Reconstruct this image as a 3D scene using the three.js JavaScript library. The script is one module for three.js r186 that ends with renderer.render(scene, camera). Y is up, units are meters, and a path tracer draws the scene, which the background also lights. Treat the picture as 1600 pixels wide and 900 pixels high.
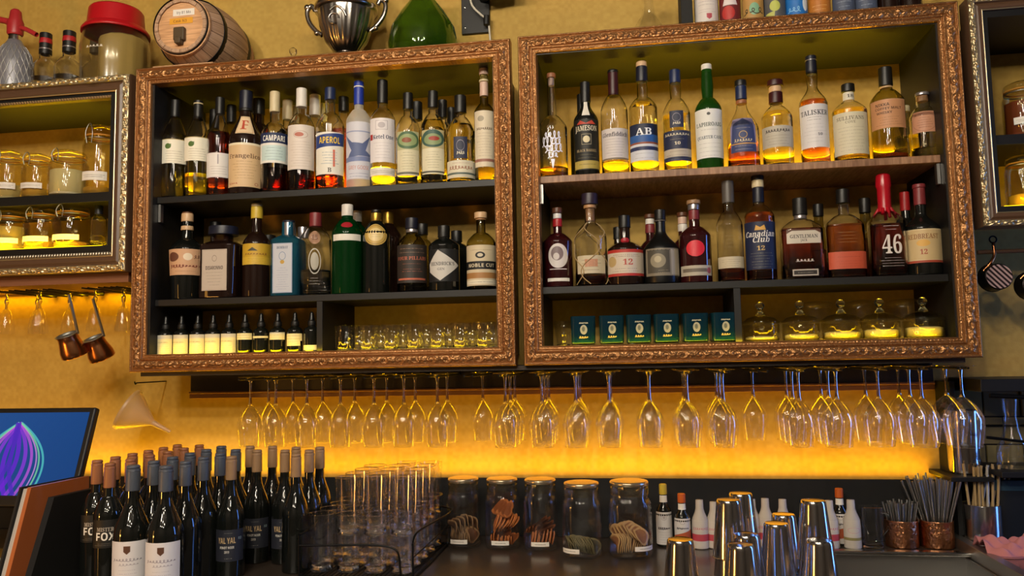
import * as THREE from 'three';
import { mergeGeometries } from 'three/addons/utils/BufferGeometryUtils.js';
import { RoundedBoxGeometry } from 'three/addons/geometries/RoundedBoxGeometry.js';
import { RectAreaLightUniformsLib } from 'three/addons/lights/RectAreaLightUniformsLib.js';
RectAreaLightUniformsLib.init();

// ---------------------------------------------------------------- camera, lights, exposure
const scene = new THREE.Scene();
const camera = new THREE.PerspectiveCamera(40.02, 1600 / 900, 0.05, 40);
camera.position.set(0.6591, 1.5, 2.1923);
camera.rotation.order = 'YXZ';
camera.rotation.set(0.0881, 0.1536, -0.0193);
const renderer = new THREE.WebGLRenderer();
renderer.toneMapping = THREE.LinearToneMapping;
renderer.toneMappingExposure = 1.0;
renderer.shadowMap.enabled = true;
scene.background = new THREE.Color(0.01, 0.012, 0.02);
const AMBER = new THREE.Color().setRGB(1, 0.54, 0.001), LEMON = new THREE.Color().setRGB(1, 0.66, 0.001);
const LAMP = new THREE.Color().setRGB(1, 0.88, 0.7), SKYBLUE = new THREE.Color().setRGB(0.12, 0.32, 1), GLOW = new THREE.Color().setRGB(1, 0.45, 0.08);
function area(color, power, w, h, pos, to) {
  const l = new THREE.RectAreaLight(color, power, w, h); l.position.set(...pos); l.lookAt(...to); l.name = 'area_light'; scene.add(l); return l;
}
const K = { wall: 46, top: 120, low: 21, small: 75, pendant: 1.0, blue: 7, glow: 3 };
// strip behind the upstand that washes the wall under the cabinets
area(AMBER, K.wall, 3.3, 0.014, [-0.12, 1.1285, -0.262], [-0.12, 2.1, -0.262]);
// strips inside the framed cabinets: at the back of the upper shelves and along the bottom edge
area(LEMON, K.top, 1.04, 0.01, [-0.26, 2.026, -0.285], [-0.26, 2.5, -0.24]);
area(LEMON, K.top, 1.04, 0.01, [0.94, 2.026, -0.285], [0.94, 2.5, -0.24]);
area(LEMON, K.low, 1.03, 0.008, [-0.26, 1.5325, -0.02], [-0.26, 1.62, -0.12]);
area(LEMON, K.low * 1.6, 1.03, 0.008, [0.94, 1.5325, -0.02], [0.94, 1.62, -0.12]);
area(LEMON, K.small, 0.66, 0.008, [-1.3, 1.8795, -0.02], [-1.3, 1.95, -0.12]);
area(LEMON, K.small, 0.66, 0.008, [-1.3, 2.055, -0.285], [-1.3, 2.4, -0.24]);
area(LEMON, K.small * 0.5, 0.66, 0.008, [1.95, 1.8775, -0.02], [1.95, 1.95, -0.12]);
area(AMBER, 40, 0.8, 0.01, [-1.32, 1.754, -0.286], [-1.32, 1.2, -0.27]);

// ---------------------------------------------------------------- helpers
let seed = 7;
const rnd = () => { seed = (seed * 1664525 + 1013904223) >>> 0; return seed / 4294967296; };
const rr = (a, b) => a + (b - a) * rnd();
const names = {};
function numbered(n) { const k = names[n] = (names[n] ?? -1) + 1; return k ? n + '_' + String(k).padStart(3, '0') : n; }
function tag(o, label, category, group, kind) {
  if (label) o.userData.label = label;
  if (category) o.userData.category = category;
  if (group) o.userData.group = group;
  if (kind) o.userData.kind = kind;
  return o;
}
function thing(name, label, category, pos = [0, 0, 0], turn = 0, group) {
  const o = new THREE.Group(); o.name = numbered(name); o.position.set(...pos); o.rotation.y = turn; scene.add(o);
  return tag(o, label, category, group);
}
function part(name, g, m, parent) {
  const o = new THREE.Mesh(g, m); o.name = name; o.castShadow = o.receiveShadow = true; parent.add(o); return o;
}
function solo(name, g, m, label, category, pos = [0, 0, 0], group) {
  const o = new THREE.Mesh(g, m); o.name = numbered(name); o.castShadow = o.receiveShadow = true; o.position.set(...pos); scene.add(o);
  return tag(o, label, category, group);
}
function struct(name, g, m, parent = scene) {
  const o = new THREE.Mesh(g, m); o.name = parent === scene ? numbered(name) : name; o.castShadow = o.receiveShadow = true; parent.add(o);
  if (parent === scene) o.userData.kind = 'structure';
  return o;
}
const OR = ['first', 'second', 'third', 'fourth', 'fifth', 'sixth', 'seventh', 'eighth', 'ninth', 'tenth', 'eleventh', 'twelfth', 'thirteenth', 'fourteenth', 'fifteenth', 'sixteenth', 'seventeenth', 'eighteenth', 'nineteenth', 'twentieth', 'twenty-first', 'twenty-second'];
function box(x0, x1, y0, y1, z0, z1, bev = 0) {   // uv in metres
  const w = x1 - x0, h = y1 - y0, d = z1 - z0;
  const g = bev ? new RoundedBoxGeometry(w, h, d, 2, bev) : new THREE.BoxGeometry(w, h, d);
  g.translate((x0 + x1) / 2, (y0 + y1) / 2, (z0 + z1) / 2);
  const p = g.attributes.position, n = g.attributes.normal, u = g.attributes.uv;
  for (let i = 0; i < p.count; i++) {
    const ax = Math.abs(n.getX(i)), ay = Math.abs(n.getY(i)), az = Math.abs(n.getZ(i));
    if (az >= ax && az >= ay) u.setXY(i, p.getX(i), p.getY(i)); else if (ay >= ax) u.setXY(i, p.getX(i), p.getZ(i)); else u.setXY(i, p.getZ(i), p.getY(i));
  }
  return g;
}
const merge = (a) => mergeGeometries(a.map((g) => (g.index ? g.toNonIndexed() : g)), false);
function tube(pts, r, seg = 24, rad = 8, closed = false) {
  return new THREE.TubeGeometry(new THREE.CatmullRomCurve3(pts.map((p) => new THREE.Vector3(...p)), closed, 'centripetal'), seg, r, rad, closed);
}
function rod(a, b, r, rad = 8) {   // straight closed bar
  const A = new THREE.Vector3(...a), B = new THREE.Vector3(...b), g = new THREE.CylinderGeometry(r, r, A.distanceTo(B), rad);
  g.applyQuaternion(new THREE.Quaternion().setFromUnitVectors(new THREE.Vector3(0, 1, 0), B.clone().sub(A).normalize()));
  return g.translate((A.x + B.x) / 2, (A.y + B.y) / 2, (A.z + B.z) / 2);
}
// rings [[y, r], ...] turned about y; a doubled ring makes a sharp edge. o: seg, pow (2 round .. 8 square), az (depth / width), fl [flutes, depth, yTop]
function cross(a, r, o) {
  const s = Math.sin(a), c = Math.cos(a), p = o.pow || 2;
  const k = p === 2 ? 1 : Math.pow(Math.pow(Math.abs(s), p) + Math.pow(Math.abs(c), p), -1 / p);
  return [r * k * s, r * k * c * (o.az || 1)];
}
function loft(rings, o = {}) {
  const seg = o.seg || 28, P = [], U = [], I = [];
  rings.forEach(([y, r], j) => {
    for (let i = 0; i <= seg; i++) {
      const a = (i / seg) * Math.PI * 2;
      let q = r; if (o.fl && r > 0.01 && y <= (o.fl[2] ?? 9) && y >= (o.fl[3] ?? -9)) q = r - o.fl[1] * (0.5 - 0.5 * Math.cos(a * o.fl[0]));
      const [x, z] = cross(a, q, o); P.push(x, y, z); U.push(i / seg, y);
      if (j && i) { const b = j * (seg + 1) + i, c = b - seg - 1; I.push(c - 1, c, b, c - 1, b, b - 1); }
    }
  });
  const g = new THREE.BufferGeometry();
  g.setAttribute('position', new THREE.Float32BufferAttribute(P, 3)); g.setAttribute('uv', new THREE.Float32BufferAttribute(U, 2)); g.setIndex(I); g.computeVertexNormals();
  const n = g.attributes.normal;
  rings.forEach((_, j) => {
    const a = j * (seg + 1), b = a + seg, v = new THREE.Vector3(n.getX(a) + n.getX(b), n.getY(a) + n.getY(b), n.getZ(a) + n.getZ(b)).normalize();
    n.setXYZ(a, v.x, v.y, v.z); n.setXYZ(b, v.x, v.y, v.z);
  });
  return g;
}
const cyl = (y0, y1, r0, r1 = r0, o = {}) => { const b = Math.min(0.0015, Math.abs(y1 - y0) * 0.2, r0 * 0.3); return loft([[y0, 1e-4], [y0, r0 - b], [y0 + b, r0], [y1 - b, r1], [y1, r1 - b], [y1, 1e-4]], o); };
const radiusAt = (rings, y) => { for (let i = 1; i < rings.length; i++) if (y <= rings[i][0] && rings[i][0] > rings[i - 1][0]) { const [a, b] = [rings[i - 1], rings[i]]; return a[1] + (b[1] - a[1]) * Math.max(0, (y - a[0]) / (b[0] - a[0])); } return rings[rings.length - 1][1]; };

// ---------------------------------------------------------------- printed labels (two atlases: paper labels, print on glass)
function canvas(w, h) { const c = document.createElement('canvas'); c.width = w; c.height = h; return [c, c.getContext('2d')]; }
function atlas(size, clear) {
  const [c, g] = canvas(size, size); if (!clear) { g.fillStyle = '#888'; g.fillRect(0, 0, size, size); }
  let x = 0, y = 0, row = 0; const at = {};
  return { c, at, end: () => y + row, add(key, w, h, bg, ops) {
    const F = clear ? 1 : 0.78, w0 = w, h0 = h; w = Math.round(w * F); h = Math.round(h * F);
    if (x + w > size) { x = 0; y += row + 2; row = 0; }
    g.save(); g.beginPath(); g.rect(x, y, w, h); g.clip(); g.translate(x, y); g.scale(w / w0, h / h0); const [wp, hp] = [w, h]; w = w0; h = h0;
    if (bg) { g.fillStyle = bg; g.fillRect(0, 0, w, h); }
    for (const [k, ...a] of ops) {
      if (k === 't') { const [s, px, py, size, col, font = 'serif', wt = 'bold', sx = 1] = a; g.save(); g.translate(px * w, py * h); g.scale(sx * (s.length > 3 ? 0.82 : 1), 1); g.fillStyle = col; g.font = wt + ' ' + size + 'px ' + font; g.textAlign = 'center'; g.textBaseline = 'middle'; g.fillText(s, 0, 0); g.restore(); }
      if (k === 'r') { g.fillStyle = a[4]; g.fillRect(a[0] * w, a[1] * h, a[2] * w, a[3] * h); }
      if (k === 'e') { g.fillStyle = a[4]; g.beginPath(); g.ellipse(a[0] * w, a[1] * h, a[2] * w, a[3] * h, 0, 0, 7); g.fill(); }
      if (k === 'o') { g.strokeStyle = a[4]; g.lineWidth = a[5] || 3; g.beginPath(); g.ellipse(a[0] * w, a[1] * h, a[2] * w, a[3] * h, 0, 0, 7); g.stroke(); }
      if (k === 'b') { g.strokeStyle = a[4]; g.lineWidth = a[5] || 3; g.strokeRect(a[0] * w, a[1] * h, a[2] * w, a[3] * h); }
      if (k === 'p') { g.fillStyle = a[1]; g.beginPath(); a[0].forEach(([u, v], i) => (i ? g.lineTo(u * w, v * h) : g.moveTo(u * w, v * h))); g.fill(); }
      if (k === 'n') { const [y0, y1, n, col, m = 0.15] = a; g.fillStyle = col; for (let i = 0; i < n; i++) { const yy = y0 + (y1 - y0) * (n > 1 ? i / (n - 1) : 0), hw = (0.5 - m) * rr(0.55, 1); for (let q = 0.5 - hw; q < 0.5 + hw; q += 0.045) g.fillRect(q * w, yy * h, rr(0.015, 0.04) * w, 2.5); } }
      if (k === 'q') { const [px, py, hw, amp, n, col, lw = 2] = a; g.strokeStyle = col; g.lineWidth = lw; g.beginPath(); let ka = 1, kb = 1; for (let i = 0; i <= n * 12; i++) { if (i % 12 === 0) { ka = kb; kb = rr(0.25, 1.1); } const t = i / (n * 12), k = ka + (kb - ka) * (i % 12) / 12, X = (px - hw + 2 * hw * t) * w + Math.sin(t * n * 6.28) * hw / n * w * 0.8, Y = (py + Math.cos(t * n * 6.28) * amp * k) * h; i && !(i % 12 === 0 && ka < 0.45) ? g.lineTo(X, Y) : g.moveTo(X, Y); } g.stroke(); }
    }
    g.restore(); w = wp; h = hp; at[key] = [x / size, 1 - (y + h) / size, (x + w) / size, 1 - y / size]; x += w + 2; row = Math.max(row, h);
  } };
}
const A = atlas(2048, false), G = atlas(1024, true);
const INK = '#2c2622', RED = '#a8201c';
A.add('plain', 32, 32, '#e9e4da', []);
A.add('pear', 180, 170, '#ece6d4', [['e', 0.32, 0.3, 0.1, 0.11, '#4f6d2c'], ['r', 0.4, 0.2, 0.02, 0.1, '#4f6d2c'], ['n', 0.5, 0.9, 5, '#9a8f78'], ['r', 0, 0, 1, 0.03, '#b8a46a']]);
A.add('plainlow', 170, 150, '#e4dfdc', [['r', 0.47, 0.06, 0.03, 0.4, '#8a8490'], ['n', 0.55, 0.85, 4, '#aaa3a0']]);
A.add('monk', 200, 300, '#d7b78c', [['r', 0, 0, 1, 0.05, '#e8dcc0'], ['t', 'Frangelico', 0.5, 0.3, 40, '#5b3a24', 'serif', 'bold'], ['n', 0.42, 0.8, 7, '#9d7a55'], ['q', 0.2, 0.92, 0.14, 0.02, 4, '#9b3325'], ['o', 0.82, 0.93, 0.05, 0.03, '#9b3325', 2]]);
A.add('monkneck', 100, 130, '#e3c9a4', [['b', 0.06, 0.05, 0.88, 0.9, '#c9a67a', 4], ['t', 'F', 0.5, 0.52, 96, '#b8452e', 'serif']]);
A.add('campari', 240, 220, '#e6e4df', [['r', 0, 0, 1, 0.34, '#16264f'], ['t', 'CAMPARI', 0.5, 0.18, 58, '#f2efe6', 'sans-serif', 'bold', 0.8], ['r', 0.1, 0.42, 0.8, 0.5, '#c7dcdc'], ['n', 0.5, 0.88, 5, '#6d8a94', 0.22]]);
A.add('shield', 190, 320, '#ded3cb', [['e', 0.45, 0.22, 0.14, 0.05, '#b86a58'], ['o', 0.5, 0.22, 0.22, 0.08, '#b99a8a', 3], ['n', 0.38, 0.92, 10, '#b4a398']]);
A.add('aperol', 220, 260, '#e9e5da', [['p', [[0, 0.08], [1, 0], [1, 0.3], [0, 0.38]], '#1f3a82'], ['t', 'APEROL', 0.5, 0.19, 56, '#f0c83c', 'sans-serif', 'bold', 0.85], ['r', 0.6, 0.42, 0.06, 0.4, '#d8705a'], ['n', 0.48, 0.74, 5, '#6a86a0', 0.2], ['t', 'B', 0.5, 0.9, 38, INK, 'serif']]);
A.add('goose', 190, 330, '#cfcfdc', [['p', [[0, 0.2], [0.3, 0.36], [0.62, 0.38], [0.9, 0.24], [0.72, 0.5], [0.98, 0.6], [0.5, 0.6], [0.12, 0.64], [0.28, 0.5]], '#5a6894'], ['r', 0, 0.16, 1, 0.02, '#8f9ac0'], ['p', [[0, 0.62], [1, 0.6], [1, 0.68], [0, 0.7]], '#7784b0'], ['t', 'GREY GOOSE', 0.5, 0.8, 30, '#c5837d', 'sans-serif', 'normal', 0.9], ['n', 0.9, 0.95, 2, '#7c84a8']]);
A.add('ketel', 190, 330, '#e3dee2', [['b', 0.28, 0.06, 0.4, 0.2, '#a9a2ac', 3], ['e', 0.48, 0.16, 0.12, 0.07, '#bdb6be'], ['r', 0.02, 0.36, 0.13, 0.13, RED], ['t', 'Ketel One', 0.55, 0.43, 42, '#20264a', 'serif', 'bold', 0.85], ['n', 0.56, 0.9, 6, '#aaa3b0']]);
A.add('tequila', 190, 320, '#b9b88e', [['e', 0.5, 0.2, 0.5, 0.2, '#4c6b4b'], ['e', 0.5, 0.2, 0.4, 0.14, '#92a372'], ['e', 0.45, 0.2, 0.2, 0.06, '#8a4b2c'], ['r', 0, 0.42, 1, 0.58, '#d9d2b4'], ['n', 0.48, 0.85, 7, '#8b8762'], ['r', 0, 0.92, 1, 0.05, '#6c6b5d']]);
A.add('tequila2', 190, 320, '#c2b68a', [['e', 0.5, 0.2, 0.5, 0.2, '#3d5c52'], ['e', 0.5, 0.22, 0.38, 0.13, '#8c9c70'], ['e', 0.55, 0.2, 0.22, 0.05, '#a0392b'], ['r', 0, 0.42, 1, 0.58, '#ddd6bb'], ['n', 0.5, 0.85, 7, '#8b8762'], ['r', 0, 0.93, 1, 0.04, '#55554c']]);
A.add('sample', 240, 150, '#d9d2bd', [['n', 0.15, 0.15, 1, '#8a4f45'], ['q', 0.5, 0.42, 0.36, 0.1, 8, '#9b6a52', 5], ['r', 0, 0.7, 1, 0.12, '#5d6a62'], ['n', 0.9, 0.9, 1, '#777']]);
A.add('tall', 150, 400, '#d9cdb6', [['e', 0.35, 0.14, 0.14, 0.05, '#a29a88'], ['q', 0.5, 0.32, 0.36, 0.02, 8, '#7b6c58', 4], ['n', 0.4, 0.8, 9, '#a7957c'], ['r', 0, 0.86, 1, 0.05, '#9b6a5c']]);
A.add('amaro', 230, 190, '#d2a682', [['e', 0.2, 0.3, 0.15, 0.18, '#6b4130'], ['e', 0.55, 0.3, 0.1, 0.14, '#ecdcc4'], ['q', 0.8, 0.3, 0.12, 0.07, 3, '#6b4130', 3], ['q', 0.45, 0.66, 0.34, 0.07, 9, '#7a3a2a', 5], ['n', 0.85, 0.85, 1, '#8c5d48']]);
A.add('disaronno', 190, 250, '#c3b5a8', [['o', 0.5, 0.22, 0.1, 0.07, '#86796f', 3], ['t', 'DISARONNO', 0.5, 0.45, 29, '#4c4340', 'sans-serif', 'bold'], ['n', 0.56, 0.86, 5, '#958a80'], ['b', 0.02, 0.02, 0.96, 0.96, '#a89b90', 3]]);
A.add('yellow', 190, 210, '#c9a22e', [['p', [[0.25, 0.35], [0.4, 0.18], [0.56, 0.35]], '#3c3a30'], ['q', 0.5, 0.5, 0.34, 0.05, 8, '#8a5a20', 4], ['r', 0, 0.64, 1, 0.36, '#d6b23a'], ['n', 0.7, 0.92, 4, '#8f6c20']]);
A.add('bombay', 180, 430, '#c6cad6', [['o', 0.5, 0.26, 0.18, 0.08, '#5778a8', 4], ['t', 'BOMBAY', 0.5, 0.09, 30, '#445577', 'serif', 'bold'], ['e', 0.5, 0.38, 0.12, 0.04, '#c7a048'], ['n', 0.5, 0.92, 10, '#7f8fb4'], ['b', 0.02, 0.01, 0.96, 0.98, '#8a9ac4', 4]]);
A.add('bull', 200, 230, '#312a26', [['n', 0.1, 0.2, 2, '#b08a70'], ['t', 'FOUR PILLARS', 0.5, 0.36, 27, '#c2674e', 'serif', 'bold'], ['n', 0.5, 0.5, 1, '#a65a48', 0.1], ['n', 0.64, 0.7, 2, '#c2674e', 0.2], ['r', 0.1, 0.88, 0.8, 0.05, '#c2674e']]);
A.add('diamond', 240, 240, '#15171a', [['p', [[0.02, 0.46], [0.34, 0.02], [0.98, 0.5], [0.4, 0.98], [0.04, 0.7]], '#cbc8c4'], ['t', "HENDRICK'S", 0.46, 0.46, 34, '#4a4a4c', 'serif', 'bold', 0.95], ['t', 'GIN', 0.42, 0.62, 26, '#77757a', 'serif']]);
A.add('noble', 230, 340, '#cfc0a2', [['n', 0.12, 0.12, 1, '#77664c'], ['e', 0.48, 0.25, 0.12, 0.08, '#1c1c1e'], ['e', 0.48, 0.25, 0.07, 0.045, '#cbbfa8'], ['r', 0, 0.4, 1, 0.2, '#17171a'], ['t', 'NOBLE CUT', 0.5, 0.5, 42, '#d8ccb0', 'sans-serif', 'bold', 0.9], ['r', 0, 0.68, 1, 0.14, '#a97a48'], ['r', 0, 0.86, 1, 0.1, '#e4dcc8'], ['n', 0.91, 0.91, 1, '#444']]);
A.add('jameson', 210, 330, '#14150f', [['p', [[0.15, 0.1], [0.3, 0.02], [0.5, 0.08], [0.7, 0.02], [0.85, 0.1]], '#b8402e'], ['t', 'JAMESON', 0.5, 0.18, 46, '#e6dcc4', 'serif', 'bold', 0.92], ['b', 0.34, 0.3, 0.32, 0.2, '#b9ac8c', 3], ['e', 0.5, 0.4, 0.12, 0.07, '#d9cda8'], ['t', 'BLACK BARREL', 0.5, 0.62, 24, '#b59f76', 'serif', 'bold'], ['n', 0.7, 0.76, 2, '#8f8362'], ['r', 0, 0.82, 1, 0.16, '#b39f4f'], ['n', 0.89, 0.9, 1, '#4c441f']]);
A.add('glenfiddich', 200, 230, '#cfc8c8', [['t', 'Glenfiddich', 0.5, 0.2, 40, '#34303a', 'serif', 'bold', 0.9], ['n', 0.34, 0.86, 7, '#8f878c'], ['r', 0, 0.94, 1, 0.06, '#7c6c58']]);
A.add('cnoc', 210, 260, '#cfd2dc', [['r', 0, 0, 1, 0.3, '#1a2440'], ['r', 0, 0.3, 1, 0.2, '#2c5a9e'], ['t', 'AB', 0.5, 0.22, 70, '#eef0f4', 'serif', 'bold'], ['r', 0, 0.5, 1, 0.05, '#8d4a34'], ['r', 0, 0.62, 1, 0.1, '#26305a'], ['n', 0.8, 0.92, 2, '#8f8d94']]);
A.add('navy', 210, 250, '#232a48', [['q', 0.5, 0.12, 0.4, 0.04, 9, '#d9cfae', 4], ['n', 0.28, 0.28, 1, '#b9a77c'], ['t', '10', 0.5, 0.42, 34, '#e6dcc0', 'serif'], ['r', 0, 0.6, 1, 0.26, '#b9aFA0'], ['n', 0.68, 0.8, 2, '#5a4a48'], ['n', 0.94, 0.94, 1, '#8d8a9a']]);
A.add('navyneck', 110, 110, '#252b45', [['o', 0.5, 0.4, 0.28, 0.24, '#9a94a0', 3], ['q', 0.5, 0.74, 0.28, 0.07, 4, '#c9c2ae', 5]]);
A.add('laphroaig', 210, 340, '#e2e2e0', [['e', 0.5, 0.1, 0.05, 0.03, '#444'], ['t', 'LAPHROAIG', 0.5, 0.32, 36, '#3a4a44', 'serif', 'bold', 0.92], ['n', 0.42, 0.42, 1, '#999'], ['t', 'QUARTER CASK', 0.5, 0.58, 30, '#4a5a68', 'serif', 'bold', 0.82], ['n', 0.7, 0.95, 4, '#a6a8a8']]);
A.add('chivas', 210, 270, '#8a80a0', [['p', [[0.5, 0], [0.9, 0.16], [1, 1], [0, 1], [0.1, 0.16]], '#35406e'], ['o', 0.5, 0.5, 0.14, 0.1, '#c9a45e', 5], ['n', 0.2, 0.3, 2, '#cbbfa8', 0.2], ['q', 0.5, 0.66, 0.34, 0.04, 7, '#d9c9a0', 4], ['r', 0, 0.74, 1, 0.04, '#b98a50'], ['n', 0.82, 0.92, 2, '#cfc5c9']]);
A.add('starward', 220, 130, '#b9b2a4', [['q', 0.5, 0.22, 0.34, 0.07, 9, '#4b4642', 4], ['n', 0.45, 0.85, 4, '#8f887a']]);
A.add('talisker', 210, 290, '#dcd9dc', [['t', 'TALISKER', 0.5, 0.2, 44, '#33363f', 'serif', 'bold', 0.95], ['n', 0.3, 0.36, 2, '#777'], ['n', 0.46, 0.86, 6, '#b4b2b8'], ['t', '10', 0.64, 0.7, 26, '#3d3d48', 'serif']]);
A.add('sullivan', 220, 270, '#d3ccb4', [['t', 'SULLIVANS', 0.5, 0.14, 32, '#77705c', 'serif', 'bold'], ['t', 'COVE', 0.5, 0.24, 24, '#8b846e', 'serif'], ['n', 0.36, 0.9, 8, '#a8a08a']]);
A.add('eighteen', 110, 90, '#d9d4c6', [['t', '18', 0.62, 0.5, 48, INK, 'serif']]);
A.add('nikka', 230, 220, '#c58f66', [['t', 'NIKKA', 0.36, 0.18, 32, '#4a2e1e', 'sans-serif', 'bold'], ['t', 'COFFEY MALT', 0.5, 0.32, 28, '#4a2e1e', 'sans-serif', 'bold'], ['t', 'WHISKY', 0.4, 0.46, 28, '#4a2e1e', 'sans-serif', 'bold'], ['n', 0.62, 0.88, 4, '#8c6244']]);
A.add('oval', 200, 130, '#c08a6c', [['n', 0.3, 0.75, 5, '#7c4c3a', 0.2], ['o', 0.5, 0.5, 0.46, 0.44, '#9c6850', 3]]);
A.add('eldorado', 300, 200, '#cdbfae', [['r', 0, 0, 1, 0.12, '#b5322a'], ['r', 0, 0.9, 1, 0.1, '#b5322a'], ['e', 0.18, 0.45, 0.12, 0.2, '#b79c6a'], ['t', '12', 0.55, 0.48, 60, '#b03a30', 'serif'], ['n', 0.2, 0.26, 2, '#5c5048'], ['n', 0.72, 0.82, 2, '#84766a']]);
A.add('diplo', 230, 220, '#807766', [['r', 0.06, 0.06, 0.6, 0.84, '#4b463c'], ['e', 0.36, 0.45, 0.2, 0.26, '#8f8672'], ['e', 0.36, 0.4, 0.09, 0.12, '#b4a98e'], ['n', 0.8, 0.88, 2, '#a89c80', 0.3], ['r', 0.7, 0.04, 0.28, 0.92, '#a39a88']]);
A.add('redband', 230, 90, '#b5ac9c', [['r', 0.1, 0.3, 0.7, 0.35, '#6c6258'], ['e', 0.88, 0.5, 0.08, 0.3, '#9c4a48']]);
A.add('ritten', 200, 110, '#c9bda2', [['n', 0.25, 0.8, 4, '#7c7160']]);
A.add('canadian', 240, 340, '#1b2444', [['p', [[0.36, 0.18], [0.4, 0.07], [0.5, 0.12], [0.6, 0.07], [0.64, 0.18]], '#d3a24c'], ['t', 'Canadian', 0.48, 0.26, 54, '#e6e2da', 'serif', 'italic bold', 0.92], ['t', 'Club', 0.5, 0.38, 54, '#e6e2da', 'serif', 'italic bold'], ['t', '12', 0.5, 0.56, 44, '#d8b46c', 'serif'], ['n', 0.66, 0.95, 6, '#8e8a78', 0.2]]);
A.add('gentleman', 290, 130, '#cfc6b8', [['p', [[0, 0], [1, 0], [1, 0.3], [0.85, 0.1], [0.15, 0.1], [0, 0.3]], '#5b3a28'], ['t', 'GENTLEMAN', 0.5, 0.5, 44, '#3a3634', 'serif', 'bold'], ['t', 'JACK', 0.5, 0.78, 30, '#5a5450', 'serif', 'bold']]);
A.add('gentlow', 230, 56, '#b9b0a6', [['r', 0.05, 0.2, 0.9, 0.6, '#2b2624'], ['n', 0.5, 0.5, 1, '#cfc8bc', 0.12]]);
A.add('bulleit', 290, 130, '#c4553a', [['n', 0.3, 0.3, 1, '#8a3422', 0.1], ['n', 0.55, 0.85, 3, '#a8432c']]);
A.add('redbreast', 280, 190, '#cdb384', [['t', 'REDBREAST', 0.5, 0.22, 38, '#8b5a34', 'serif', 'bold'], ['e', 0.5, 0.42, 0.14, 0.1, '#dfae58'], ['t', '12', 0.5, 0.68, 40, '#a03a28', 'serif'], ['r', 0, 0.93, 1, 0.07, '#a8452e'], ['b', 0.01, 0.02, 0.98, 0.9, '#e0d0a8', 3]]);
A.add('bitters', 130, 170, '#e8dcb0', [['n', 0.36, 0.4, 2, '#6d6238', 0.08], ['n', 0.6, 0.9, 4, '#b7a878', 0.1], ['r', 0, 0, 1, 0.2, '#cfcac0']]);
A.add('bitters2', 130, 60, '#e8dcb0', [['n', 0.3, 0.7, 2, '#8d7f4e', 0.1]]);
A.add('fox', 220, 200, '#171513', [['t', 'MISTER', 0.5, 0.34, 40, '#b9ada0', 'serif', 'bold'], ['t', 'FOX', 0.5, 0.6, 78, '#efe9e0', 'sans-serif', 'bold'], ['n', 0.84, 0.9, 2, '#8f8378', 0.1]]);
A.add('estate', 260, 320, '#dcd8dc', [['p', [[0.42, 0.1], [0.58, 0.1], [0.58, 0.22], [0.5, 0.28], [0.42, 0.22]], '#5b3a28'], ['q', 0.5, 0.4, 0.38, 0.035, 9, '#7d7484', 3], ['q', 0.55, 0.5, 0.25, 0.02, 6, '#8d8494', 2], ['n', 0.62, 0.92, 5, '#b5aeb8']]);
A.add('yal', 280, 230, '#22242e', [['n', 0.1, 0.1, 1, '#8f8a80', 0.36], ['t', 'YAL YAL', 0.44, 0.34, 60, '#c7a878', 'sans-serif', 'bold', 0.85], ['t', 'RD', 0.86, 0.28, 28, '#7d8f94', 'sans-serif', 'bold'], ['t', 'PINOT NOIR', 0.45, 0.56, 26, '#ded8cc', 'sans-serif', 'bold'], ['t', '2019', 0.45, 0.7, 24, '#cfc8bc', 'sans-serif', 'bold'], ['n', 0.9, 0.9, 1, '#b9b2a4', 0.3]]);
A.add('strip', 180, 40, '#e2dcd2', [['n', 0.45, 0.45, 1, '#4a4038', 0.12], ['n', 0.55, 0.55, 1, '#5a5048', 0.14]]);
A.add('ango', 200, 300, '#d9d4d2', [['o', 0.5, 0.16, 0.12, 0.08, '#a39c9c', 4], ['e', 0.5, 0.16, 0.07, 0.05, '#b5aeae'], ['q', 0.5, 0.5, 0.3, 0.03, 7, '#39343c', 6], ['n', 0.62, 0.92, 5, '#a9a2a4']]);
A.add('ango2', 200, 300, '#d2ccc8', [['o', 0.5, 0.14, 0.1, 0.06, '#a39c9c', 4], ['q', 0.5, 0.34, 0.28, 0.03, 7, '#39343c', 6], ['p', [[0, 0.62], [1, 0.38], [1, 0.75], [0, 0.9]], '#b5562e'], ['n', 0.92, 0.96, 2, '#a9a2a4']]);
A.add('peych', 220, 320, '#c8beb4', [['q', 0.5, 0.3, 0.34, 0.05, 8, '#c4707a', 4], ['r', 0, 0.5, 1, 0.24, '#b8424e'], ['n', 0.78, 0.95, 4, '#b9aca6']]);
A.add('peych2', 220, 320, '#c6bcb0', [['o', 0.5, 0.36, 0.24, 0.1, '#c9929a', 4], ['r', 0, 0.62, 1, 0.1, '#8f8450'], ['n', 0.2, 0.26, 2, '#b5a8a4'], ['n', 0.8, 0.95, 3, '#b9aca6']]);
A.add('cask', 240, 80, '#e8e2da', [['t', 'try 81 Mo', 0.5, 0.52, 48, '#2a2828', 'sans-serif', 'normal', 0.95]]);
A.add('caskno', 240, 80, '#e0a02c', [['t', 'Cask N3', 0.45, 0.52, 50, '#5a3410', 'sans-serif', 'normal', 0.95]]);
A.add('chateau', 170, 250, '#d8d0cc', [['n', 0.55, 0.62, 2, '#a89ca0'], ['p', [[0.5, 0.68], [0.68, 0.68], [0.68, 0.8], [0.59, 0.86], [0.5, 0.8]], '#b04a58'], ['n', 0.12, 0.4, 4, '#8f8488']]);
A.add('beera', 170, 200, '#6b2326', [['e', 0.42, 0.5, 0.26, 0.18, '#b5302c'], ['t', 'PROO', 0.5, 0.86, 50, '#efeaea', 'sans-serif', 'bold'], ['p', [[0.3, 0.1], [0.7, 0.1], [0.8, 0.3], [0.2, 0.3]], '#d8cfd2']]);
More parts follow.
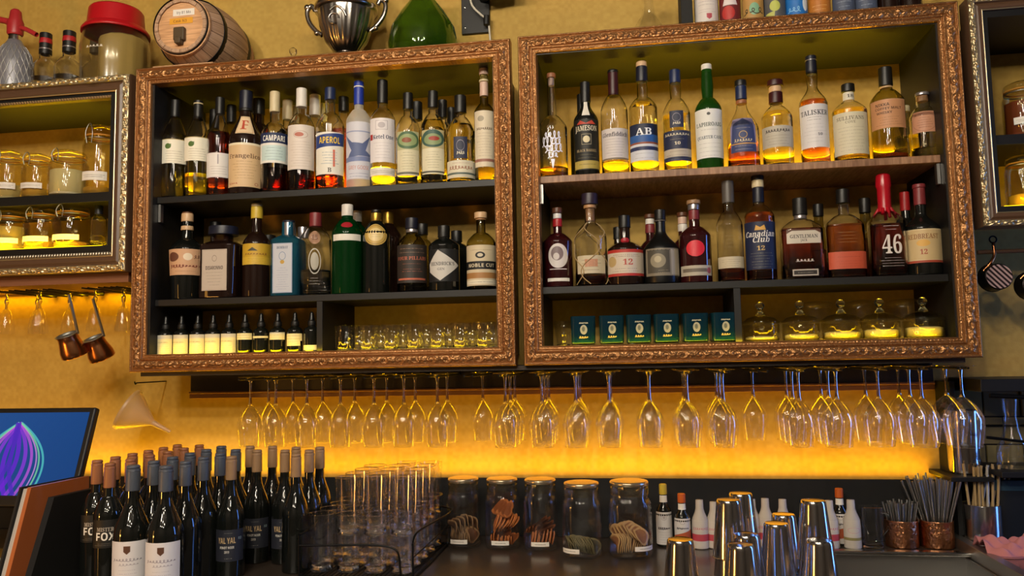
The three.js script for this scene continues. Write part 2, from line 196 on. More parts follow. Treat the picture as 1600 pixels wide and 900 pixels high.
A.add('beerb', 170, 200, '#b58c4e', [['e', 0.55, 0.45, 0.2, 0.16, '#7fae8e'], ['q', 0.5, 0.5, 0.4, 0.08, 3, '#3a3420', 5], ['n', 0.85, 0.85, 1, '#6b5024']]);
A.add('beerc', 170, 200, '#55565a', [['e', 0.5, 0.42, 0.2, 0.14, '#b9c05c'], ['p', [[0.1, 0.6], [0.5, 0.55], [0.45, 0.85], [0.12, 0.88]], '#b5b860']]);
A.add('beerd', 170, 200, '#1f6fc0', [['q', 0.4, 0.55, 0.25, 0.06, 3, '#7fb8e8', 5], ['e', 0.85, 0.4, 0.12, 0.2, '#d9e6f2'], ['n', 0.84, 0.9, 2, '#bfe0f6', 0.3]]);
A.add('beere', 170, 200, '#b87228', [['n', 0.5, 0.6, 2, '#e6c08a', 0.2], ['r', 0, 0.92, 1, 0.08, '#3a2410']]);
A.add('beerf', 170, 200, '#4c566e', [['n', 0.45, 0.7, 3, '#a9b6cc', 0.18], ['r', 0, 0.86, 1, 0.06, '#8f98ac']]);
A.add('spice', 200, 60, '#e2dcd4', [['n', 0.4, 0.6, 2, '#5a5048', 0.08]]);
A.add('ring', 220, 60, '#e9e2d4', [['q', 0.5, 0.5, 0.46, 0.2, 12, '#1c1a18', 5]]);
// print straight on the glass
G.add('script', 220, 240, null, [['q', 0.5, 0.2, 0.34, 0.09, 4, '#eef', 8], ['q', 0.46, 0.36, 0.4, 0.11, 5, '#eef', 8], ['q', 0.55, 0.52, 0.36, 0.1, 4, '#eef', 8], ['q', 0.5, 0.68, 0.2, 0.08, 3, '#eef', 8], ['p', [[0.42, 0.78], [0.58, 0.78], [0.52, 1], [0.48, 1]], '#eef']]);
G.add('emblem', 200, 220, null, [['e', 0.5, 0.44, 0.46, 0.42, '#d8d0cc'], ['e', 0.46, 0.36, 0.28, 0.24, '#7c6a6c'], ['e', 0.42, 0.46, 0.14, 0.12, '#d0c6c2'], ['r', 0.1, 0.88, 0.8, 0.03, '#d8d0cc']]);
G.add('fortysix', 220, 220, null, [['n', 0.06, 0.14, 2, '#d8cfc9', 0.2], ['t', '46', 0.5, 0.48, 130, '#e6ded6', 'serif', 'bold'], ['n', 0.78, 0.96, 4, '#b9aca6', 0.12]]);
G.add('dot', 160, 160, null, [['e', 0.5, 0.5, 0.48, 0.48, '#d8283a']]);
G.add('crest', 150, 220, null, [['q', 0.5, 0.1, 0.34, 0.03, 5, '#b9b49a', 8], ['e', 0.5, 0.45, 0.28, 0.25, '#b5b094'], ['e', 0.48, 0.42, 0.12, 0.13, '#6f7464'], ['q', 0.5, 0.84, 0.36, 0.04, 4, '#c2ab5c', 9]]);
G.add('gold', 180, 180, null, [['e', 0.5, 0.5, 0.48, 0.48, '#c9a85c'], ['o', 0.5, 0.5, 0.42, 0.42, '#8f7434', 5], ['e', 0.5, 0.5, 0.3, 0.3, '#e0c88c'], ['n', 0.42, 0.6, 3, '#9c8448', 0.28]]);
G.add('redseal', 110, 110, null, [['e', 0.5, 0.5, 0.46, 0.46, '#a3202c']]);
G.add('goldtext', 200, 120, null, [['n', 0.2, 0.8, 4, '#a9925c', 0.12]]);
G.add('sign', 200, 90, null, [['q', 0.5, 0.5, 0.4, 0.16, 5, '#e6ded2', 5]]);
G.add('botanist', 120, 300, null, [['e', 0.5, 0.12, 0.36, 0.12, '#d8a884'], ['t', '18', 0.5, 0.12, 40, '#7c4a34', 'serif'], ['o', 0.5, 0.55, 0.34, 0.22, '#b9b4a8', 6], ['e', 0.5, 0.55, 0.24, 0.16, '#a8a496'], ['n', 0.85, 0.95, 3, '#c9c4b8', 0.2]]);
if (A.end() > 2048 || G.end() > 1024) throw new Error('atlas full ' + A.end() + ' ' + G.end());
const paperTex = new THREE.CanvasTexture(A.c), glassTex = new THREE.CanvasTexture(G.c);
paperTex.colorSpace = glassTex.colorSpace = THREE.SRGBColorSpace;
const M = {};
const std = (color, roughness = 0.6, metalness = 0, more = {}) => new THREE.MeshStandardMaterial({ color, roughness, metalness, ...more });
const phys = (o) => new THREE.MeshPhysicalMaterial(o);
M.paper = std(0xffffff, 0.55, 0, { map: paperTex }); M.print = std(0xffffff, 0.4, 0, { map: glassTex, transparent: true, alphaTest: 0.5 });

// ---------------------------------------------------------------- materials
function noiseTex(size, base, vary, cells, stretch = 1) {   // tileable value noise, coarse and fine
  const d = new Uint8Array(size * size * 4), lay = cells.map(([n, amt]) => { const nx = n, ny = Math.max(2, Math.round(n * stretch)), v = new Float32Array(nx * ny); for (let i = 0; i < v.length; i++) v[i] = rnd(); return { nx, ny, v, amt }; });
  for (let y = 0; y < size; y++) for (let x = 0; x < size; x++) {
    let s = 0;
    for (const { nx, ny, v, amt } of lay) {
      const fx = (x / size) * nx, fy = (y / size) * ny, ix = Math.floor(fx), iy = Math.floor(fy), tx = fx - ix, ty = fy - iy, ux = tx * tx * (3 - 2 * tx), uy = ty * ty * (3 - 2 * ty);
      const at = (a, b) => v[((b % ny) * nx) + (a % nx)];
      s += amt * ((at(ix, iy) * (1 - ux) + at(ix + 1, iy) * ux) * (1 - uy) + (at(ix, iy + 1) * (1 - ux) + at(ix + 1, iy + 1) * ux) * uy - 0.5);
    }
    const o = (y * size + x) * 4; for (let k = 0; k < 3; k++) d[o + k] = Math.max(0, Math.min(255, base[k] + vary[k] * s * 2)); d[o + 3] = 255;
  }
  const t = new THREE.DataTexture(d, size, size); t.wrapS = t.wrapT = THREE.RepeatWrapping; t.magFilter = THREE.LinearFilter; t.minFilter = THREE.LinearMipmapLinearFilter; t.generateMipmaps = true; t.needsUpdate = true; return t;
}
const srgb = (t) => { t.colorSpace = THREE.SRGBColorSpace; return t; };
const wallTex = srgb(noiseTex(512, [188, 152, 70], [12, 12, 10], [[4, 0.5], [13, 0.25], [120, 0.5]])); wallTex.repeat.set(0.8, 0.8);
const bumpTex = noiseTex(256, [128, 128, 128], [90, 90, 90], [[30, 0.5], [110, 0.6]]); bumpTex.repeat.set(3, 3);
const woodTex = srgb(noiseTex(256, [150, 112, 84], [36, 32, 28], [[4, 0.5], [40, 0.5], [90, 0.4]], 0.12)); woodTex.repeat.set(4, 4);
const hammer = noiseTex(128, [128, 128, 128], [127, 127, 127], [[14, 1], [30, 0.4]]); hammer.repeat.set(3, 9);
M.wall = std(0xffffff, 0.7, 0, { map: wallTex, bumpMap: bumpTex, bumpScale: 0.0004 });
M.black = std(0x0b0a0a, 0.5); M.blackMatte = std(0x090808, 0.7); M.iron = std(0x121214, 0.4, 0.6);
M.darkboard = std(0x2a2019, 0.5); M.room = std(0x4a4440, 0.8); M.floor = std(0x3a2c22, 0.5);
M.shelfwood = std(0xffffff, 0.5, 0, { map: woodTex });
const caskTex = srgb(noiseTex(256, [176, 142, 114], [36, 34, 32], [[4, 0.5], [40, 0.5], [90, 0.4]], 0.12)), headTex = srgb(noiseTex(256, [204, 156, 112], [30, 28, 26], [[5, 0.5], [50, 0.5], [100, 0.4]], 0.1)); caskTex.repeat.set(14, 3); headTex.repeat.set(5, 5);
M.oak = std(0xffffff, 0.6, 0, { map: caskTex }); M.oakhead = std(0xffffff, 0.6, 0, { map: headTex });
const grain = noiseTex(256, [128, 128, 128], [127, 127, 127], [[24, 0.5], [60, 0.8]]); grain.repeat.set(9, 9);
M.gilt = std(new THREE.Color().setRGB(0.38, 0.185, 0.07), 0.34, 0.75, { bumpMap: grain, bumpScale: 0.0012 }); M.giltbright = std(new THREE.Color().setRGB(0.62, 0.5, 0.3), 0.32, 0.85);
M.walnut = std(new THREE.Color().setRGB(0.1, 0.052, 0.028), 0.35); M.bead = std(new THREE.Color().setRGB(0.3, 0.26, 0.2), 0.35, 0.8);
M.counter = phys({ color: new THREE.Color().setRGB(0.045, 0.032, 0.024), roughness: 0.28, clearcoat: 0.3, clearcoatRoughness: 0.15 });
M.redcounter = phys({ color: new THREE.Color().setRGB(0.06, 0.02, 0.016), roughness: 0.2, clearcoat: 0.6, clearcoatRoughness: 0.1 });
M.batten = std(new THREE.Color().setRGB(0.22, 0.09, 0.045), 0.4); M.steel = std(new THREE.Color().setRGB(0.6, 0.59, 0.57), 0.2, 1); M.steelDull = std(new THREE.Color().setRGB(0.42, 0.41, 0.39), 0.38, 1);
M.tin = std(new THREE.Color().setRGB(0.62, 0.61, 0.6), 0.13, 1); M.chrome = std(new THREE.Color().setRGB(0.7, 0.69, 0.68), 0.12, 1); M.silver = std(new THREE.Color().setRGB(0.5, 0.46, 0.42), 0.22, 1);
M.copper = std(new THREE.Color().setRGB(0.62, 0.25, 0.1), 0.25, 1); M.copperH = std(new THREE.Color().setRGB(0.6, 0.27, 0.13), 0.28, 1, { bumpMap: hammer, bumpScale: 0.0014 }); M.tinned = std(new THREE.Color().setRGB(0.3, 0.3, 0.28), 0.45, 0.9);
M.glass = phys({ color: 0xffffff, transmission: 1, thickness: 0, roughness: 0.02, ior: 1.5 });
M.crystal = phys({ color: 0xffffff, transmission: 1, thickness: 0, roughness: 0.02, ior: 1.75 });
M.glassWarm = phys({ color: 0xf4f0dc, transmission: 1, thickness: 0, roughness: 0.03, ior: 1.5 });
M.solid = phys({ color: 0xffffff, transmission: 1, thickness: 0.02, roughness: 0.02, ior: 1.5 });
M.oliveSolid = phys({ color: 0xe6e2c0, transmission: 1, thickness: 0.02, roughness: 0.02, ior: 1.5, attenuationColor: new THREE.Color().setRGB(0.45, 0.42, 0.15), attenuationDistance: 0.008 });
M.haze = phys({ color: 0xf4f2e8, transmission: 1, thickness: 0, roughness: 0.16, ior: 1.5 });
M.frost = phys({ color: 0xe6e6ee, transmission: 0.75, thickness: 0, roughness: 0.6, ior: 1.5 });
M.funnel = phys({ color: 0xf0e6d8, transmission: 0.85, thickness: 0, roughness: 0.35, ior: 1.5 });
M.greenGlass = phys({ color: 0xc4deaa, transmission: 1, thickness: 0, roughness: 0.04, ior: 1.5 });
M.emerald = phys({ color: 0x0f5a26, transmission: 0.75, thickness: 0, roughness: 0.04, ior: 1.5 }); M.forest = phys({ color: 0x2c6a20, transmission: 0.7, thickness: 0, roughness: 0.04, ior: 1.5 });
M.azure = phys({ color: 0x3f9fc4, transmission: 0.85, thickness: 0, roughness: 0.04, ior: 1.5 }); M.tealGlass = phys({ color: 0x1e5670, transmission: 0.76, thickness: 0, roughness: 0.06, ior: 1.5 });
M.olive = phys({ color: 0xb9b27a, transmission: 1, thickness: 0, roughness: 0.03, ior: 1.5 });
M.bottle = phys({ color: new THREE.Color().setRGB(0.006, 0.007, 0.006), roughness: 0.06, clearcoat: 1, clearcoatRoughness: 0.02 });
M.brown = phys({ color: new THREE.Color().setRGB(0.014, 0.006, 0.004), roughness: 0.06, clearcoat: 1, clearcoatRoughness: 0.02 });
M.blackSatin = std(0x0c0d0d, 0.35); M.purpleRed = phys({ color: new THREE.Color().setRGB(0.03, 0.004, 0.005), roughness: 0.05, clearcoat: 1, clearcoatRoughness: 0.02 });
const liquid = (c, d) => phys({ color: 0xffffff, transmission: 1, thickness: 0.05, roughness: 0.0, ior: 1.34, attenuationColor: new THREE.Color().setRGB(...c), attenuationDistance: d });
M.whisky = liquid([0.92, 0.55, 0.06], 0.06); M.amber = liquid([0.7, 0.2, 0.03], 0.06); M.pale = liquid([0.97, 0.88, 0.4], 0.12); M.straw = liquid([0.95, 0.82, 0.15], 0.08); M.red = liquid([0.35, 0.02, 0.01], 0.05); M.orange = liquid([0.95, 0.24, 0.02], 0.05); M.bourbon = liquid([0.55, 0.09, 0.012], 0.06); M.water = liquid([0.95, 0.95, 0.9], 0.3); M.cognac = liquid([0.75, 0.28, 0.04], 0.06);
const COL = { black: 0x141312, ink: 0x16192a, navy: 0x1a2850, blue: 0x2038a0, white: 0xe0dcd6, cream: 0xcfc09a, beige: 0xd0ac84, red: 0xa81c20, wine: 0x3a1014, brown: 0x5a3420, grey: 0x55504c, gold: 0xb8923c, silver: 0xb5b0b4, purple: 0x2c2030, yellow: 0xc8ac38, tan: 0x9c7a58, slate: 0x4c525e, rust: 0x98603e, cork: 0xb08458, orange: 0xc45a1c, pinkwhite: 0xd0b0a0, rose: 0x7c2c30 };
const cm = {}; const capM = (k) => cm[k] || (cm[k] = std(COL[k], k === 'gold' || k === 'silver' ? 0.3 : 0.42, k === 'gold' || k === 'silver' ? 0.8 : 0));

// ---------------------------------------------------------------- generic bottle
// o: x y z h r; sh [shoulder start, neck start] as fractions of h; nk neck radius / body radius; tp bottom taper; caps [[y0, y1, radius factor, colour]]; lb [[key, y0, y1, half angle, turn, print]]; lq [fraction of h, material]
function patch(rings, y0, y1, a0, a1, reg, o, off = 0.0007) {
  const nx = 10, ny = 4, P = [], U = [], I = [];
  for (let j = 0; j <= ny; j++) for (let i = 0; i <= nx; i++) {
    const y = y0 + (y1 - y0) * j / ny, a = a0 + (a1 - a0) * i / nx, [x, z] = cross(a, radiusAt(rings, y) + off, o);
    P.push(x, y, z); U.push(reg[0] + (reg[2] - reg[0]) * i / nx, reg[1] + (reg[3] - reg[1]) * j / ny);
    if (i && j) { const b = j * (nx + 1) + i, c = b - nx - 1; I.push(c - 1, c, b, c - 1, b, b - 1); }
  }
  const g = new THREE.BufferGeometry(); g.setAttribute('position', new THREE.Float32BufferAttribute(P, 3)); g.setAttribute('uv', new THREE.Float32BufferAttribute(U, 2)); g.setIndex(I); g.computeVertexNormals(); return g;
}
function bottleRings(o) {
  const { h, r } = o, [s, n] = o.sh || [0.6, 0.74], nr = r * (o.nk || 0.32), R = [[0, 1e-4], [0, r * (o.tp || 1) * 0.9], [0.004, r * (o.tp || 1)]];
  const lift = o.bulge || 0;
  for (let i = 1; i <= 3; i++) R.push([0.004 + (s * h - 0.004) * i / 3, r * ((o.tp || 1) + (1 - (o.tp || 1)) * i / 3 + lift * Math.sin(Math.PI * i / 3))]);
  for (let i = 1; i <= 9; i++) {
    const t = i / 9, round = Math.sqrt(Math.max(0, 1 - t * t)), ease = 0.5 + 0.5 * Math.cos(Math.PI * t), k = o.cone ? (1 - t) * (1 - 0.25 * Math.sin(Math.PI * t) * 0) : o.soft ? ease : 0.55 * round + 0.45 * ease;
    R.push([(s + (n - s) * t) * h, nr + (r - nr) * k]);
  }
  if (o.nb) R.push([(n + (1 - n) * 0.35) * h, nr * (1 + o.nb)]);
  R.push([h * 0.975, nr * 0.94], [h * 0.98, nr * 0.8], [h * 0.98, 1e-4]);
  return R;
}
function bottle(name, label, o, category = 'bottle') {
  const t = thing(name, label, category, [o.x, o.y, o.z], 0, o.group), fa = (o.pow || 2) > 2 ? 0 : (o.turn ?? Math.atan2(0.66 - o.x, 2.19 - o.z) * 0.85);
  const R = o.rings || bottleRings(o), co = { pow: o.pow, az: o.az, seg: o.seg || 28, fl: o.fl };
  const clear = !o.g || o.g === 'olive';
  part('glass_body', loft(clear ? [...R.slice(0, -2), ...R.slice(2, -1).reverse().map(([y, r]) => [Math.max(0.006, y), Math.max(0.0005, r - 0.0022)]), [0.006, 1e-4]] : R, co), clear ? M[o.g === 'olive' ? 'oliveSolid' : 'solid'] : M[o.g], t);
  if (o.lq) {
    const wl = clear ? 0.0026 : 0.0016, L = [[0.0066, 1e-4], [0.0066, radiusAt(R, 0.007) - wl - 0.001], [0.008, radiusAt(R, 0.008) - wl]], top = o.lq[0] * o.h;
    for (const [y, r] of R) if (y > 0.009 && y < top) L.push([y, Math.max(0.001, r - wl)]);
    const re = Math.max(0.001, radiusAt(R, top) - wl); L.push([top, re], [top, re], [top, 1e-4]);
    part('liquid', loft(L, { ...co, fl: undefined }), M[o.lq[1]], t);
  }
  for (const [y0, y1, k, c] of o.caps || []) part('cap', cyl(y0 * o.h, y1 * o.h, o.r * (o.nk || 0.32) * k, o.r * (o.nk || 0.32) * k * 0.97, { seg: 20 }), typeof c === 'string' ? capM(c) : c, t);
  for (const [key, y0, y1, ha, turn = 0, print] of o.lb || []) { const m = part('label', patch(R, y0 * o.h, y1 * o.h, fa + turn - ha, fa + turn + ha, (print ? G : A).at[key], co, print ? 0.0009 : 0.0007), print ? M.print : M.paper, t); }
  return t;
}

// ---------------------------------------------------------------- room shell
struct('floor', box(-3.1, 3.1, -0.1, 0, -0.45, 5.1), M.floor);
struct('ceiling', box(-3.1, 3.1, 3.2, 3.3, -0.45, 5.1), M.room);
struct('wall_back', box(-3.1, 3.1, 0, 3.2, -0.46, -0.312), M.wall);
struct('wall_left', box(-3.1, -3, 0, 3.2, -0.312, 5), M.room);
struct('wall_front', box(-3.1, 3.1, 0, 3.2, 5, 5.1), M.room);
{ // side wall with a tall window
  const y0 = 0.9, y1 = 2.5, z0 = 0.02, z1 = 0.36;
  struct('wall_right', merge([box(3, 3.1, 0, y0, -0.312, 5), box(3, 3.1, y1, 3.2, -0.312, 5), box(3, 3.1, y0, y1, -0.312, z0), box(3, 3.1, y0, y1, z1, 5)]), M.room);
  const w = struct('window_1', merge([box(2.98, 3.1, y0, y0 + 0.04, z0, z1), box(2.98, 3.1, y1 - 0.04, y1, z0, z1), box(2.98, 3.1, y0, y1, z0, z0 + 0.04), box(2.98, 3.1, y0, y1, z1 - 0.04, z1)]), M.black);
  struct('window_pane', box(3.04, 3.05, y0, y1, z0, z1), std(0x000000, 0.3, 0, { emissive: SKYBLUE, emissiveIntensity: 5 }), w);
  area(SKYBLUE, K.blue, z1 - z0, y1 - y0, [3.03, (y0 + y1) / 2, (z0 + z1) / 2], [0, (y0 + y1) / 2, (z0 + z1) / 2]);
}
// lamps of the room, behind and beside the camera
function pendant(x, y, z, where) {
  const t = thing('pendant_lamp', 'opal globe pendant lamp on a brass cap, ' + where, 'lamp', [x, y, z], 0, 'pendant lamps over the bar');
  part('cord', rod([0, 0.12, 0], [0, 3.2 - y, 0], 0.004), M.black, t);
  part('shade', loft([[0.12, 0.004], [0.12, 0.025], [0.055, 0.045], [0.05, 0.05], [0.052, 0.044], [0.11, 0.022]]), M.giltbright, t);
  part('globe', new THREE.SphereGeometry(0.06, 24, 16), std(0x000000, 0.5, 0, { emissive: LAMP, emissiveIntensity: 70 }), t);
  const l = new THREE.PointLight(LAMP, K.pendant); l.castShadow = true; l.shadow.radius = 2.9; l.name = 'pendant_light'; l.position.set(x, y, z); scene.add(l);
}
[[1.95, 'row over the stools'], [2.75, 'middle row'], [3.55, 'row by the front wall']].forEach(([z, w]) => [-0.6, 0.05, 0.7].forEach((x, i) => pendant(x, 2.85, z, OR[i] + ' in the ' + w)));
{
  const t = thing('floor_lamp', 'tall orange paper column floor lamp at the side of the room', 'lamp', [-2.2, 0, 2.3]);
  part('base', cyl(0, 0.04, 0.16, 0.15), M.black, t); part('shade', cyl(0.06, 1.7, 0.11, 0.11), std(0x201008, 0.6, 0, { emissive: GLOW, emissiveIntensity: 3.2 }), t);
  const l = new THREE.PointLight(GLOW, K.glow); l.castShadow = true; l.shadow.radius = 6; l.name = 'floor_lamp_light'; l.position.set(-1.95, 1.0, 2.15); scene.add(l);
}

// ---------------------------------------------------------------- framed cabinets
function railGeo(L, t0, t1, nt, ds, prof, orn) {
  const ns = Math.ceil(L / ds), P = [], U = [], I = [];
  for (let j = 0; j <= nt; j++) { const t = t0 + (t1 - t0) * j / nt;
    for (let i = 0; i <= ns; i++) { const tt = Math.max(t, 0), s = (-L / 2 + tt) + (L - 2 * tt) * i / ns; P.push(s, tt, prof(t) + orn(s, t)); U.push(s, t); if (i && j) { const b = j * (ns + 1) + i, c = b - ns - 1; I.push(c - 1, c, b, c - 1, b, b - 1); } } }
  const g = new THREE.BufferGeometry(); g.setAttribute('position', new THREE.Float32BufferAttribute(P, 3)); g.setAttribute('uv', new THREE.Float32BufferAttribute(U, 2)); g.setIndex(I); g.computeVertexNormals(); return g;
}
const lerpP = (pts) => (t) => { for (let i = 1; i < pts.length; i++) if (t <= pts[i][0]) { const [a, b] = [pts[i - 1], pts[i]]; return a[1] + (b[1] - a[1]) * (t - a[0]) / (b[0] - a[0]); } return pts[pts.length - 1][1]; };
const scroll = (p, tc, rad, amp) => (s, t) => {
  if (Math.abs(t - tc) > rad) return 0;
  const k = Math.floor(s / p), u = (s / p - k - 0.5) * p, dir = k % 2 ? 1 : -1, v = (t - tc) * dir, r = Math.hypot(u * 0.8, v), th = Math.atan2(v, u);
  const edge = Math.min(1, (rad - Math.abs(t - tc)) / (rad * 0.25)), curl = Math.max(0, Math.cos(th + r * 520)) * Math.max(0, 1 - r / (p * 0.48));
  const leaf = Math.max(0, Math.cos(Math.PI * 2 * s / p)) * Math.max(0, Math.cos((t - tc) / rad * 3.6 + 0.6 * dir)) * 0.9;
  return amp * edge * Math.max(curl * 1.25, leaf * 0.8);
};
function frame(parent, x0, x1, y0, y1, style) {   // outer edges
  const W = x1 - x0, H = y1 - y0, cx = (x0 + x1) / 2, cy = (y0 + y1) / 2;
  for (const [nm, L, px, py, rz] of [['bottom_rail', W, cx, y0, 0], ['top_rail', W, cx, y1, Math.PI], ['side_rail', H, x0, cy, -Math.PI / 2], ['side_rail', H, x1, cy, Math.PI / 2]]) {
    const put = (o) => { o.position.set(px, py, 0); o.rotation.z = rz; return o; };
    if (style === 'copper') {
      const pr = lerpP([[-0.002, -0.03], [0, -0.001], [0.002, 0.005], [0.0055, 0.006], [0.008, 0.001], [0.012, 0.003], [0.022, 0.0055], [0.032, 0.003], [0.035, -0.001], [0.0375, 0.005], [0.0405, 0.005], [0.0425, -0.001], [0.0445, 0.0005], [0.049, -0.001], [0.0505, 0.002], [0.0525, 0.002], [0.053, -0.004], [0.054, -0.03]]);
      const o1 = scroll(0.046, 0.0215, 0.0125, 0.0052), bead = (s, t) => (t > 0.0435 && t < 0.0495 ? 0.0016 * Math.abs(Math.sin(s * Math.PI / 0.009)) : 0);
      put(part(nm, railGeo(L, -0.002, 0.054, 56, 0.0032, pr, (s, t) => o1(s, t) + bead(s, t)), M.gilt, parent));
    } else {
      const W2 = style;   // rail width
      const pr = lerpP([[-0.002, -0.05], [0, -0.004], [0.002, 0.002], [0.02 * W2, 0.004], [0.32 * W2, 0.006], [0.36 * W2, -0.002], [0.5 * W2, 0.003], [0.68 * W2, 0.002], [0.72 * W2, -0.006], [0.78 * W2, -0.008], [0.98 * W2, -0.012], [W2, -0.03]]);
      const rail = put(part(nm, railGeo(L, -0.002, W2, 40, 0.03, pr, () => 0), M.walnut, parent));
      const put2 = (n, g, m) => { const q = part(n, g, m, rail); return q; };
      const o1 = scroll(0.034, 0.17 * W2, 0.145 * W2, 0.007);
      put2('gilt_band', railGeo(L, 0.025 * W2, 0.315 * W2, 16, 0.0035, (t) => pr(t) + 0.0006, o1), M.giltbright);
      put2('gold_fillet', railGeo(L, 0.69 * W2, 0.755 * W2, 4, 0.03, (t) => 0.0015 - Math.abs(t / W2 - 0.72) * 0.04, () => 0), M.giltbright);
      put2('bead_band', railGeo(L, 0.79 * W2, 0.97 * W2, 10, 0.0022, (t) => pr(t) + 0.0006, (s, t) => 0.003 * Math.abs(Math.sin(s * Math.PI / 0.0095)) * Math.max(0, Math.cos((t / W2 - 0.88) * 16))), M.bead);
    }
  }
}
const D0 = -0.3;
function cabinet(label, ix0, ix1, iy0, iy1, ox0, ox1, oy0, oy1, style, shelves, dividers) {
  const t = thing('framed_cabinet', label, 'cabinet'), T = 0.018;
  part('back_panel', box(ix0 - T, ix1 + T, iy0 - T, iy1 + T, -0.3115, D0), M.wall, t);
  part('side_panel', box(ix0 - T, ix0, iy0 - T, iy1 + T, D0, -0.006), M.black, t); part('side_panel', box(ix1, ix1 + T, iy0 - T, iy1 + T, D0, -0.006), M.black, t);
  part('top_panel', box(ix0, ix1, iy1, iy1 + T, D0, -0.006), M.black, t); part('bottom_panel', box(ix0, ix1, iy0 - T, iy0, D0, -0.006), M.black, t);
  for (const [y, m, th = 0.02, z1 = -0.028] of shelves) part('shelf', box(ix0 + 0.0005, ix1 - 0.0005, y - th, y, D0, z1, 0.0015), M[m], t);
  for (const [x, y0, y1] of dividers) part('divider', box(x - 0.009, x + 0.009, y0, y1, D0, -0.028, 0.001), M.black, t);
  frame(t, ox0, ox1, oy0, oy1, style);
  return t;
}
const cabL = cabinet('large cabinet in a coppery carved frame below the barrel and silver urn', -0.793, 0.274, 1.528, 2.368, -0.853, 0.328, 1.478, 2.421, 'copper', [[2.017, 'black'], [1.698, 'black']], [[-0.262, 1.528, 1.678]]);
const cabR = cabinet('large cabinet in a coppery carved frame below the row of beer bottles', 0.402, 1.477, 1.528, 2.368, 0.35, 1.535, 1.478, 2.424, 'copper', [[2.017, 'shelfwood'], [1.698, 'black']], [[0.936, 1.528, 1.678]]);
const cabS = cabinet('smaller cabinet in a dark gilt-edged frame holding clip-top jars, below the soda siphon', -1.66, -0.942, 1.87, 2.347, -1.73, -0.872, 1.786, 2.408, 0.07, [[2.0435, 'black', 0.03]], []);
const cabQ = cabinet('smaller dark gilt-edged cabinet above the hanging striped pan', 1.607, 2.3, 1.867, 2.374, 1.557, 2.35, 1.814, 2.43, 0.05, [[2.0615, 'black', 0.027]], []);
for (const [t, x0, x1, y, z, on] of [[cabL, -0.78, 0.26, 2.018, -0.285, 'top'], [cabR, 0.42, 1.46, 2.018, -0.285, 'top'], [cabL, -0.78, 0.26, 1.5285, -0.02, 'low'], [cabR, 0.42, 1.46, 1.5285, -0.02, 'low'], [cabS, -1.63, -0.97, 1.8705, -0.02, 'low'], [cabS, -1.63, -0.97, 2.045, -0.285, 'top'], [cabQ, 1.62, 2.28, 1.8675, -0.02, 'low']])
  part('led_strip', box(x0, x1, y, y + (on === 'low' ? 0.0025 : 0.006), z - 0.005, z + 0.005), std(0x403010, 0.5, 0, { emissive: LEMON, emissiveIntensity: 2.5 }), t);
// slim brackets that hold the shelves
for (const [t, x, y] of [[cabL, -0.788, 1.94], [cabR, 0.406, 1.94], [cabR, 1.472, 1.94]]) part('shelf_bracket', box(x - 0.004, x + 0.004, y, y + 0.055, -0.05, -0.035), M.steelDull, t);

// ---------------------------------------------------------------- bar back: upstand, strip, counter, sink
{
  const u = solo('upstand', box(-1.6, 1.52, 0.9602, 1.134, -0.248, -0.236, 0.002), M.blackMatte, 'long black upstand board along the back of the counter below the glowing wall', 'board');
  const s = solo('led_strip_light', box(-1.75, 1.5, 1.114, 1.122, -0.269, -0.256), std(0x403010, 0.5, 0, { emissive: AMBER, emissiveIntensity: 3 }), 'amber light strip hidden behind the black upstand', 'light');
}
{ const t = thing('bar_counter', 'long dark glossy counter carrying the wine bottles, jars and tins', 'counter');
  part('worktop', merge([box(-1.9, 1.0845, 0.91, 0.96, -0.3115, 0.7), box(1.0845, 1.5025, 0.91, 0.96, -0.3115, -0.1005), box(1.0845, 1.5025, 0.91, 0.96, 0.461, 0.7)]), M.counter, t);
  part('cabinet_base', box(-1.9, 1.5, 0, 0.79, -0.3115, 0.62), M.blackMatte, t); }
{
  const t = thing('bar_sink', 'stainless steel bar sink set into the counter in front of the copper straw cups', 'sink', [0, 0, 0]);
  part('basin', merge([box(1.1, 1.5, 0.8, 0.805, -0.1, 0.45), box(1.1, 1.105, 0.8, 0.955, -0.1, 0.45), box(1.495, 1.5, 0.8, 0.955, -0.1, 0.45), box(1.1, 1.5, 0.8, 0.955, -0.1, -0.095), box(1.1, 1.5, 0.8, 0.955, 0.445, 0.45)]), M.steelDull, t);
  part('back_rim', box(1.085, 1.505, 0.96, 0.972, -0.1, -0.072, 0.004), M.steel, t); part('side_rim', box(1.085, 1.11, 0.96, 0.968, -0.072, 0.45, 0.003), M.steel, t); part('front_rim', box(1.085, 1.505, 0.96, 0.968, 0.44, 0.46, 0.003), M.steel, t);
  part('drain', cyl(0.8055, 0.809, 0.035), M.chrome, t).position.set(1.3, 0, 0.18);
}
solo('side_counter', box(1.5305, 2.6, 0, 0.985, -0.3115, 0.9), M.redcounter, 'raised dark red glossy side counter under the pink cloth', 'counter');
solo('counter_edging', box(1.503, 1.53, 0.9, 0.989, -0.312, 0.9, 0.002), M.steelDull, 'steel edging along the raised dark red side counter', 'edging');

